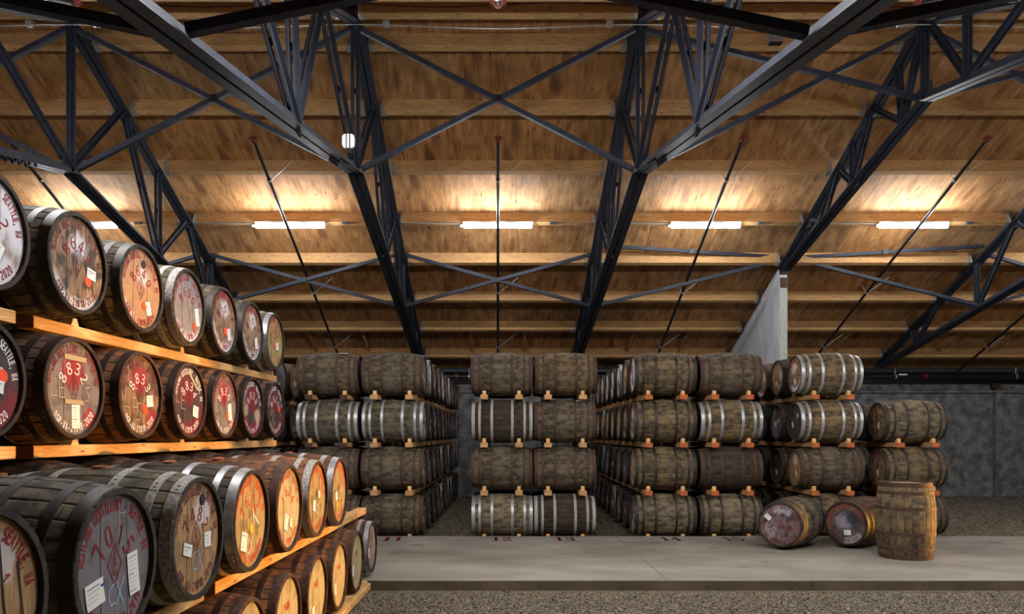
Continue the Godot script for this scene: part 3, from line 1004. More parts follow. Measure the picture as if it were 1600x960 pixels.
func cross_brace(words: String, bars: Array) -> void:
	var c := Vector3.ZERO
	for b in bars:
		c += (b[0] + b[1]) / (2.0 * bars.size())
	var root := thing("cross_brace", words, "brace", Transform3D(Basis(), c))
	var k := 0
	for b in bars:
		var off := Vector3(0, 0, 0.022 * (k - 0.5)) if bars.size() > 1 else Vector3.ZERO
		var poly := PackedVector2Array([Vector2(-0.004, -0.03), Vector2(0.06, -0.03), Vector2(0.06, -0.023), Vector2(0.004, -0.023), Vector2(0.004, 0.03), Vector2(-0.004, 0.03)])
		part(root, "brace_bar", bar_mesh(b[0] - c + off, b[1] - c + off, [poly], Vector3.UP), M.steel)
		k += 1
	if bars.size() > 1:
		part(root, "centre_bolt", box_mesh(((bars[0][0] + bars[0][1]) / 2.0 - c) + Vector3(0, 0, 0.02), Vector3(0.09, 0.09, 0.012)), M.black)

func make_braces() -> void:
	for i in TRUSS_X.size() - 1:
		var a: float = TRUSS_X[i] + 0.07
		var b: float = TRUSS_X[i + 1] - 0.07
		var w := bay_words(i + 1)
		var pa := 5.795 if absf(TRUSS_X[i] - 5.49) < 0.1 else 4.865
		var pb := 5.795 if absf(TRUSS_X[i + 1] - 5.49) < 0.1 else 4.865
		cross_brace("steel cross brace under the ridge, %s" % w, [[V(a, RIDGE_Y - 0.08, RIDGE), V(b, pb, RIDGE)], [V(a, pa, RIDGE), V(b, RIDGE_Y - 0.08, RIDGE)]])
		var d := 4.4
		var ya := roof_y(d) + 0.06
		var la := 4.815 - 0.222 * d + 0.06
		if absf(TRUSS_X[i + 1] - 5.49) < 0.1:
			cross_brace("steel cross brace meeting the concrete fin from the left", [[V(a, 4.98, 13.6), V(b, 4.86, 14.0)], [V(a, la, 13.8), V(b, 4.80, 14.0)]])
		elif absf(TRUSS_X[i] - 5.49) < 0.1:
			cross_brace("steel cross brace meeting the concrete fin from the right", [[V(a, 4.84, 14.0), V(b, 4.97, 13.6)], [V(a, 4.86, 14.0), V(b, la, 13.8)]])
		else:
			cross_brace("steel cross brace halfway down the far slope, %s" % w, [[V(a, ya, 13.72), V(b, la, 13.85)], [V(a, la, 13.85), V(b, ya, 13.72)]])
		# the same again on the near slope, closer to the camera
		var nd := -5.27
		cross_brace("dark steel cross brace on the near slope overhead, %s" % w, [[V(a, roof_y(nd) + 0.06, RIDGE + nd), V(b, 4.815 + 0.217 * nd + 0.06, RIDGE + nd)], [V(a, 4.815 + 0.217 * nd + 0.06, RIDGE + nd), V(b, roof_y(nd) + 0.06, RIDGE + nd)]])

func make_trusses() -> void:
	truss(-12.81, 4.815, [8.05, -10.3], "dark steel roof truss nearest the left side wall")
	truss(-9.15, 4.815, [8.05, -10.3], "dark steel roof truss hidden behind the foreground barrels on the left")
	truss(-5.49, 4.815, [8.05, -10.3], "dark steel roof truss descending behind the top foreground barrels")
	truss(-1.83, 4.815, [8.05, -10.3], "dark steel scissor truss left of the middle bay, reaching down behind stack 11")
	truss(1.83, 4.815, [8.05, -10.3], "dark steel scissor truss right of the middle bay, above stacks 13 and 14")
	truss(5.49, 5.745, [4.6, -10.3], "shallow dark steel truss whose foot rests on the concrete fin", true)
	truss(9.15, 4.815, [8.05, -10.3], "dark steel roof truss right of the concrete fin, above the short stack")
	truss(12.81, 4.815, [8.05, -10.3], "dark steel roof truss nearest the right side wall")

func make_tube_lights() -> void:
	var names := ["far left tube light half hidden behind the foreground barrels", "lit tube light left of the middle bay", "lit tube light in the middle bay, crossed by a sprinkler pipe", "lit tube light just left of the concrete fin", "lit tube light right of the concrete fin", "lit tube light beyond the right edge, by the side wall"]
	for side in 2:
		var d := 3.47 if side == 0 else -4.35
		for i in 6:
			var x: float = (i - 2) * BAY
			var y := roof_y(d) - 0.07
			var at := V(x, y, RIDGE + d)
			var root := thing("tube_light", names[i] if side == 0 else "tube light on the near slope above the camera, %s" % bay_words(clampi(i + 2, 0, 8)), "lamp", Transform3D(Basis(), at + Vector3(0, 0.06, 0)), "tube lights along the far slope" if side == 0 else "tube lights along the near slope")
			var o := Vector3(0, -0.06, 0)
			part(root, "housing", box_mesh(o + Vector3(0, 0.05, 0), Vector3(1.24, 0.03, 0.07), 0.006), M.zinc)
			var st := begin()
			tube(st, o + Vector3(-0.60, 0, 0), o + Vector3(0.60, 0, 0), 0.042, 16, true)
			part(root, "glowing_tube", st.commit(), M.glow)
			part(root, "end_cap", tube_mesh(o + Vector3(-0.60, 0, 0), o + Vector3(-0.665, 0, 0), 0.03, 12), M.zinc)
			part(root, "junction_box", box_mesh(o + Vector3(0.98, 0.045, 0.0), Vector3(0.12, 0.035, 0.06)), M.blue_steel)
			part(root, "conduit", tube_mesh(o + Vector3(-1.7, 0.05, 0), o + Vector3(-0.665, 0.03, 0), 0.011, 6), M.zinc)
			for k in 3:
				var l := OmniLight3D.new()
				l.position = o + Vector3(-0.5 + 0.5 * k, -0.06, 0.07)
				l.light_color = Color(0.96, 0.98, 1.0)
				l.light_energy = LAMP_FAR if side == 0 else LAMP_NEAR
				l.light_size = 0.05
				l.omni_range = 40.0
				l.omni_attenuation = 2.0
				l.shadow_enabled = true
				put(root, l, "tube_lamp")

func make_pipes() -> void:
	var words := {-7.32: "above the foreground barrels at the far left", -3.66: "left of the middle bay", 0.0: "down the middle bay", 3.66: "left of the concrete fin", 7.32: "right of the concrete fin", 10.98: "at the right edge above the bare wall"}
	for x in words:
		var y := func(d: float) -> float: return roof_y(d) - 0.2
		var d0 := -0.42
		d0 = 1.53
		var d1 := 8.05
		var a := V(x, y.call(d0), RIDGE + d0)
		var b := V(x, y.call(d1), RIDGE + d1)
		var root := thing("sprinkler_pipe", "black sprinkler pipe following the roof slope %s" % words[x], "pipe", Transform3D(Basis(), a))
		part(root, "pipe", tube_mesh(Vector3.ZERO, b - a, 0.026, 12), M.pipe)
		var dir := (b - a).normalized()
		var st := begin()
		tube(st, -dir * 0.035, dir * 0.03, 0.045, 12)
		tube(st, -dir * 0.02 + Vector3(-0.065, 0, 0), -dir * 0.02 + Vector3(0.065, 0, 0), 0.018, 8)
		part(root, "red_fitting", st.commit(), M.red_iron)
		for d in [2.3, 5.1, 7.0]:
			var p := V(x, y.call(d), RIDGE + d) - a
			var sc := begin()
			tube(sc, p - dir * 0.02, p + dir * 0.02, 0.036, 12)
			tube(sc, p + Vector3(0.03, 0, 0), p + Vector3(0.4, 0.28, 0.08), 0.005, 5)
			tube(sc, p + Vector3(-0.02, 0.02, 0), p + Vector3(-0.06, 0.185, -0.1), 0.005, 5)
			part(root, "hanger_clamp", sc.commit(), M.zinc)
		# the branch that comes up the near slope
		var na := V(x, roof_y(-3.1) - 0.2, RIDGE - 3.1)
		var nb := V(x, roof_y(-9.0) - 0.2, RIDGE - 9.0)
		var near := thing("sprinkler_pipe", "sprinkler pipe end on the near slope overhead, %s" % words[x].replace("down the", "over the"), "pipe", Transform3D(Basis(), na))
		part(near, "pipe", tube_mesh(Vector3.ZERO, nb - na, 0.03, 12), M.pipe)
		var sn := begin()
		var nd := (nb - na).normalized()
		tube(sn, -nd * 0.03, nd * 0.03, 0.045, 12)
		tube(sn, Vector3(-0.07, 0, 0), Vector3(0.07, 0, 0), 0.02, 8)
		part(near, "red_fitting", sn.commit(), M.red_iron)
		part(near, "sprinkler_head", tube_mesh(Vector3(0.02, 0.03, 0), Vector3(0.02, 0.12, 0), 0.014, 8), M.zinc)
		var loops := []
		for k in 13:
			loops.append(nd * 0.42 + Vector3(0.05 * cos(k * 1.1), 0.05 * sin(k * 1.1), 0.004 * k))
		part(near, "white_tie", path_mesh(loops, 0.006, 5), M.white)
	# mains along the back wall
	var w := thing("sprinkler_main", "thick black sprinkler main running along the top of the back wall", "pipe", Transform3D(Basis(), V(0, 2.86, 17.75)))
	part(w, "pipe", tube_mesh(Vector3(-14.3, 0, 0), Vector3(14.3, 0, 0), 0.057, 14), M.pipe)
	for x in [10.38, 4.0, -1.0]:
		part(w, "red_coupling", tube_mesh(Vector3(x - 0.04, 0, 0), Vector3(x + 0.04, 0, 0), 0.078, 14), M.red_iron)
	for x in [9.66, 12.6, 8.4, -0.7]:
		var sx := begin()
		tube(sx, Vector3(x - 0.02, 0, 0), Vector3(x + 0.02, 0, 0), 0.068, 14)
		tube(sx, Vector3(x, 0.05, 0), Vector3(x, 0.22, 0), 0.008, 6)
		part(w, "hanger_clamp", sx.commit(), M.zinc)
	part(w, "pipe_label", box_mesh(Vector3(9.83, 0.045, 0.045), Vector3(0.2, 0.035, 0.004)), M.white)
	var u := thing("steel_pipe", "blue-grey steel tube just above the sprinkler main on the back wall", "pipe", Transform3D(Basis(), V(0, 3.02, 17.92)))
	part(u, "pipe", tube_mesh(Vector3(-14.3, 0, 0), Vector3(14.3, 0, 0), 0.05, 12), M.blue_steel)
	# wires strung along the ridge, drooping between clips
	for k in 2:
		var pts := []
		for i in 57:
			var x := -12.6 + i * 0.45
			var sag := 0.05 * (1.0 - cos(TAU * (x - 1.83) / BAY)) * 0.5
			pts.append(V(x, RIDGE_Y - 0.13 - sag if k == 0 else RIDGE_Y - 0.05 + 0.03 * sin(x * 2.2), RIDGE - 0.18 if k == 0 else RIDGE - 0.47))
		var m := path_mesh(pts, 0.007 if k == 0 else 0.006, 5)
		var o := part(self, "ridge_cable" if k == 0 else "red_cable", m, M.zinc if k == 0 else M.dull_red)
		tag(o, "grey cable sagging along under the ridge" if k == 0 else "thin dark red cable wavering across the ridge purlin face", "cable")
		if k == 0:
			for i in 12:
				var x := -9.15 + BAY * floorf(i / 2.0) + (0.42 if i % 2 == 0 else BAY - 0.42)
				part(o, "clip", box_mesh(V(x, RIDGE_Y - 0.11, RIDGE - 0.18), Vector3(0.08, 0.1, 0.05), 0.01), M.zinc)


# ---------------------------------------------------------------- floor, walls
func stones(called: String, label: String, n: int, x0: float, x1: float, d0: float, d1: float, y: float, lo: float, hi: float, sd: int) -> void:
	var r := RandomNumberGenerator.new()
	r.seed = sd
	var st := begin()
	# an irregular pebble of twenty faces
	var ico := SphereMesh.new()
	ico.radius = 0.5
	ico.height = 0.8
	ico.radial_segments = 5
	ico.rings = 2
	st.append_from(ico, 0, Transform3D())
	var pebble := st.commit()
	var mm := MultiMesh.new()
	mm.transform_format = MultiMesh.TRANSFORM_3D
	mm.use_colors = true
	mm.mesh = pebble
	mm.instance_count = n
	for i in n:
		var s := r.randf_range(lo, hi)
		if r.randf() < 0.06:
			s *= 1.7
		var b := Basis.from_euler(Vector3(r.randf() * 6, r.randf() * 6, r.randf() * 6)).scaled(Vector3(s * r.randf_range(0.7, 1.3), s * r.randf_range(0.5, 0.9), s))
		var t := pow(r.randf(), 0.7)
		mm.set_instance_transform(i, Transform3D(b, V(lerpf(x0, x1, r.randf()), y + r.randf_range(-0.2, 0.3) * s, lerpf(d0, d1, t))))
		var v := 0.04 + 0.3 * pow(r.randf(), 1.6)
		var warm := r.randf_range(0.66, 0.92)
		mm.set_instance_color(i, Color(v, v * lerpf(warm, 1.0, 0.25), v * warm * 0.84))
	var o := MultiMeshInstance3D.new()
	o.multimesh = mm
	o.material_override = M.stone
	put(self, o, called)
	o.set_meta("kind", "stuff")
	tag(o, label, "gravel")

func make_floor() -> void:
	var st := begin()
	box(st, Vector3(0, GROUND - 0.1, -(WALL + NEAR_END) / 2), Vector3(2 * SIDE, 0.2, WALL - NEAR_END))
	structure("floor", st.commit(), M.earth)
	# the concrete walkway, cast in lengths with an open joint between
	var cuts := [-14.6, -9.0, -3.7, 1.68, 7.3, 14.6]
	for i in cuts.size() - 1:
		var x0: float = cuts[i] + 0.004
		var x1: float = cuts[i + 1] - 0.004
		var s := begin()
		var prof := PackedVector2Array([Vector2(-1.57, -0.16), Vector2(1.57, -0.16), Vector2(1.57, -0.008), Vector2(1.562, 0.0), Vector2(-1.562, 0.0), Vector2(-1.57, -0.008)])
		extrude(s, prof, Transform3D(Basis(Vector3(0, 0, -1), Vector3(0, 1, 0), Vector3(1, 0, 0)), V(x0, 0, 8.81)), x1 - x0)
		structure("floor_slab", s.commit(), M.slab)
	# old form boards left along the front edge
	var fb := thing("form_board", "weathered timber form board along the front edge of the slab", "board", Transform3D(Basis(), V(2.0, GROUND, 7.22)))
	for k in 4:
		var x := -6.0 + k * 3.6
		part(fb, "plank", box_mesh(Vector3(x + 1.7, 0.045, 0.0), Vector3(3.594, 0.10, 0.03), 0.003), M.edge)
	stones("gravel", "loose gravel in front of the concrete slab", 90000, -2.2, 7.6, 7.17, 5.3, GROUND + 0.002, 0.007, 0.020, 11)
	stones("gravel", "gravel between the stacks behind the slab", 60000, -1.6, 13.2, 10.4, 18.2, GROUND + 0.002, 0.010, 0.028, 12)
	# painted bay numbers
	for q in [["11", 613.0, "eleven"], ["12", 783.0, "twelve"], ["13", 882.0, "thirteen"], ["14", 1047.0, "fourteen"], ["15", 1145.0, "fifteen"]]:
		var x: float = (q[1] - 778.0) * 10.08 / FOCAL
		var sn := begin()
		var s: String = q[0]
		for i in 2:
			put_glyph(sn, s[i], Transform3D(Basis(Vector3(1, 0, 0), Vector3(0, 0, -1), Vector3(0, 1, 0)), Vector3((i - 0.5) * 0.155, 0, 0)), 0.125, 0.34, true)
		var o := part(self, "floor_number", sn.commit(), M.slab_red, Transform3D(Basis(), V(x, 0.0015, 10.08)))
		tag(o, "dark red number %s painted on the far edge of the slab" % q[2], "number")

func make_walls() -> void:
	# back wall of cast panels with open joints; a plain backing keeps the room closed
	var back := structure("wall_back", box_mesh(V(0, 1.5, WALL + 0.25), Vector3(2 * SIDE + 0.4, 3.4, 0.2)), M.dim_wall)
	var x := 12.44 - 8 * BAY
	while x < SIDE:
		var x0 := maxf(x + 0.012, -SIDE)
		var x1 := minf(x + BAY - 0.012, SIDE)
		if x1 > x0 + 0.1:
			var st := begin()
			box(st, V((x0 + x1) / 2, 1.3, WALL + 0.09), Vector3(x1 - x0, 2.9, 0.15))
			part(back, "wall_panel", st.commit(), M.wall)
		x += BAY
	x = 12.44 - 8 * BAY
	while x < SIDE:
		if absf(x) < SIDE:
			var st := begin()
			box(st, V(x + 0.1, 1.3, WALL - 0.01), Vector3(0.16, 2.9, 0.05), 0.008)
			part(back, "wall_pilaster", st.commit(), M.wall)
			part(back, "bracket", box_mesh(V(x, 2.66, WALL - 0.06), Vector3(0.2, 0.14, 0.1)), M.hoop.rust)
		x += BAY
	part(back, "ledge", box_mesh(V(0, 2.52, WALL - 0.02), Vector3(2 * SIDE, 0.05, 0.09), 0.006), M.wall)
	part(back, "steel_ledger", box_mesh(V(0, 2.79, WALL - 0.06), Vector3(2 * SIDE, 0.12, 0.14), 0.006), M.black)
	structure("wall_front", box_mesh(V(0, 1.5, NEAR_END - 0.1), Vector3(2 * SIDE + 0.4, 3.4, 0.2)), M.dim_wall)
	for s in [-1.0, 1.0]:
		structure("wall_left" if s < 0 else "wall_right", box_mesh(V(s * (SIDE + 0.1), 3.4, (WALL + NEAR_END) / 2), Vector3(0.2, 7.2, WALL - NEAR_END + 0.6)), M.dim_wall)
	# the concrete fin that carries the shallow truss; its top follows the roof
	var st := begin()
	var d0 := 14.1
	var d1 := WALL
	var t0 := roof_y(d0 - RIDGE) + 0.06
	var t1 := roof_y(d1 - RIDGE) + 0.06
	var prof := PackedVector2Array([Vector2(-d0, GROUND - 0.1), Vector2(-d0, t0), Vector2(-d1, t1), Vector2(-d1, GROUND - 0.1)])
	extrude(st, prof, Transform3D(Basis(Vector3(0, 0, 1), Vector3(0, 1, 0), Vector3(-1, 0, 0)), Vector3(5.59, 0, 0)), 0.15)
	var fin := structure("wall_fin", st.commit(), M.fin)
	var fe := begin()
	box(fe, V(5.515, (t0 + GROUND) / 2 - 0.12, d0 - 0.006), Vector3(0.15, t0 - GROUND - 0.26, 0.012), 0.003)
	part(fin, "fin_edge", fe.commit(), M.fin_edge)
	part(fin, "bearing_plate", box_mesh(V(5.515, t0 - 0.08, d0 - 0.02), Vector3(0.16, 0.16, 0.03)), M.black)
	part(fin, "embed_plate", box_mesh(V(5.515, t0 - 0.32, d0 - 0.012), Vector3(0.13, 0.2, 0.02)), M.hoop.rust)


# ---------------------------------------------------------------- the far stacks
const TIER_Y := [0.26, 0.95, 1.64, 2.33]
const TIER := ["floor tier", "second tier", "third tier", "top tier"]
const NTH := ["front", "second", "third", "fourth", "fifth", "sixth", "seventh", "eighth", "ninth", "tenth"]
const LOOK := {"rust": "rust-hooped", "dark": "dark-hooped", "galvanised": "shiny-hooped", "white": "whitish-hooped"}

func make_stacks() -> void:
	# [name, x of the middle, how many deep, faces that show (+1 right, -1 left, 0 none), first tier, last tier, place words, hoops by tier, woods by tier]
	var stacks := [
		["10", -3.86, 5, 1, 0, 3, "stack hidden behind the foreground rack", ["rust", "dark", "rust", "dark"], ["grey", "dark", "dark", "grey"]],
		["11L", -2.455, 2, 0, 0, 3, "left column behind number eleven", ["rust", "rust", "galvanised", "rust"], ["grey", "grey", "grey", "grey"]],
		["11R", -1.52, 10, 1, 0, 3, "right column behind number eleven", ["rust", "rust", "galvanised", "rust"], ["grey", "grey", "grey", "grey"]],
		["12", 0.057, 2, 0, 0, 3, "column behind number twelve", ["galvanised", "rust", "white", "rust"], ["pale", "grey", "dark", "grey"]],
		["13", 0.976, 2, 0, 0, 3, "column behind number thirteen", ["white", "rust", "rust", "rust"], ["dark", "grey", "grey", "tan"]],
		["14", 2.42, 10, -1, 0, 3, "column behind number fourteen", ["dark", "dark", "dark", "dark"], ["pale", "tan", "tan", "tan"]],
		["15", 3.37, 2, 0, 0, 3, "column behind number fifteen", ["dark", "rust", "galvanised", "rust"], ["pale", "dark", "tan", "grey"]],
		["16", 4.81, 4, -1, 0, 3, "column before the concrete fin", ["dark", "rust", "galvanised", "galvanised"], ["tan", "grey", "tan", "tan"]],
		["17", 6.03, 3, -1, 0, 2, "short column by the bare wall", ["dark", "dark", "dark"], ["tan", "tan", "pale"]],
	]
	var near_heads := {
		"14": ["purple_old", "gold", "brown_white", "sprayed_white"], "16": ["old_oak", "stencil_oak", "old_dark", "brown_white"], "17": ["old_oak", "old_oak", "old_oak", "old_oak"],
		"11R": ["old_dark", "old_oak", "purple_old", "old_oak"], "10": ["old_dark", "old_dark", "old_oak", "old_oak"],
	}
	var pool := {"14": [["old_dark", "charred"], ["old_dark", "grey"], ["brown_white", "stencil_oak", "gold", "cream"], ["gold", "sprayed_white", "cream", "brown_white", "stencil_oak"]],
		"16": [["old_dark", "charred"], ["old_dark", "old_oak"], ["grey", "old_dark"], ["stencil_oak", "brown_white"]],
		"11R": [["old_dark", "old_oak"], ["old_dark", "grey", "old_oak"], ["old_dark", "purple_old"], ["purple_old", "brown_white", "grey", "sprayed_white"]],
		"10": [["old_dark"], ["old_dark"], ["old_dark", "grey"], ["old_oak", "grey"]], "17": [["old_dark"], ["old_dark"], ["old_oak"], ["old_oak"]]}
	for s in stacks:
		var key: String = s[0]
		for tier in range(s[4], s[5] + 1):
			var jig: float = rng.randf_range(-0.014, 0.014)
			for k in int(s[2]):
				if key == "17" and k == 2 and tier == 2:
					continue
				var depth := FRONT + k * STEP + (rng.randf_range(-0.02, 0.02) if k else 0.0)
				var x: float = s[1] + LEAN * (depth - FRONT) + (jig if key in ["12", "13", "11L", "11R"] else 0.0) * 0.8
				var hoop: String = s[7][tier]
				var wood: String = s[8][tier]
				if k > 0:
					hoop = ["rust", "dark", "galvanised", "rust", "dark"][rng.randi() % 5]
					wood = ["grey", "tan", "grey", "dark"][rng.randi() % 4]
				var o := {"wood": wood, "hoop": hoop, "detail": 2 if k == 0 and key != "10" else 1, "spin": rng.randf() * TAU, "head_detail": 0, "tail_detail": 0}
				var spec := {"tex": near_heads[key][tier] if k == 0 and near_heads.has(key) else "old_dark", "roll": rng.randf_range(-0.9, 0.9)}
				if pool.has(key):
					if k > 0:
						var p: Array = pool[key][tier]
						spec.tex = p[rng.randi() % p.size()]
					spec.tags = [[rng.randf_range(-0.1, 0.02), rng.randf_range(-0.12, -0.02), 0.06, 0.09, rng.randf_range(-0.5, 0.5)]]
					if rng.randf() < 0.5:
						spec.tags.append([rng.randf_range(0.05, 0.14), rng.randf_range(-0.08, 0.1), 0.05, 0.06, rng.randf_range(-0.5, 0.5)])
					if key in ["14", "16", "17"] and k < 3 and spec.tex in ["old_oak", "purple_old", "stencil_oak"]:
						spec.arc = "dull_red"
					elif key == "11R" and k < 2:
						spec.arc = "dull_red"
				if s[3] > 0:
					o.head = spec
					o.head_detail = 1
				elif s[3] < 0:
					o.tail = spec
					o.tail_detail = 1
				var label: String
				var place: String = s[6]
				if k == 0:
					label = "%s front barrel, %s, %s" % [LOOK[hoop], TIER[tier], place]
				else:
					label = "%s barrel, %s back in the %s, %s" % [LOOK[hoop], NTH[k], TIER[tier], place]
				var made := barrel(in_stack(x, TIER_Y[tier], depth), o, label, "far stack barrels")
				if k == 0 and ((key == "11L" and tier == 3) or (key == "13" and tier == 2)):
					part(made, "paper_tag", box_mesh(Vector3(0.22, BULGE * 2.0 - 0.012, 0.05), Vector3(0.11, 0.003, 0.09)), M.paper, Transform3D(Basis(Vector3(1, 0, 0), 0.15), Vector3(0, 0.002, 0)))
		# rails under every tier; the lowest lie on the gravel
		for tier in range(s[4], s[5] + 1):
			for q in [-0.25, 0.25]:
				var y_top: float = TIER_Y[tier] - 0.3122
				var h := 0.0655 if tier else 0.045
				var n: int = s[2]
				var chocks := []
				for k in n:
					chocks.append(FRONT + k * STEP - 0.20)
				var end := M.purlin as Material
				if key in ["14", "15", "16", "17"]:
					end = M.red_end
				if key == "11L" and tier > 0:
					end = M.purple_end
				var words := "%s rack timber under the %s, %s" % ["left" if q < 0 else "right", TIER[tier], s[6]]
				rail(s[1] + q, y_top, FRONT - 0.30, FRONT + (n - 1) * STEP + 0.3, 0.105, h, M.purlin, words, "rack timbers of the far stacks", chocks, FRONT, end if tier else null, true)


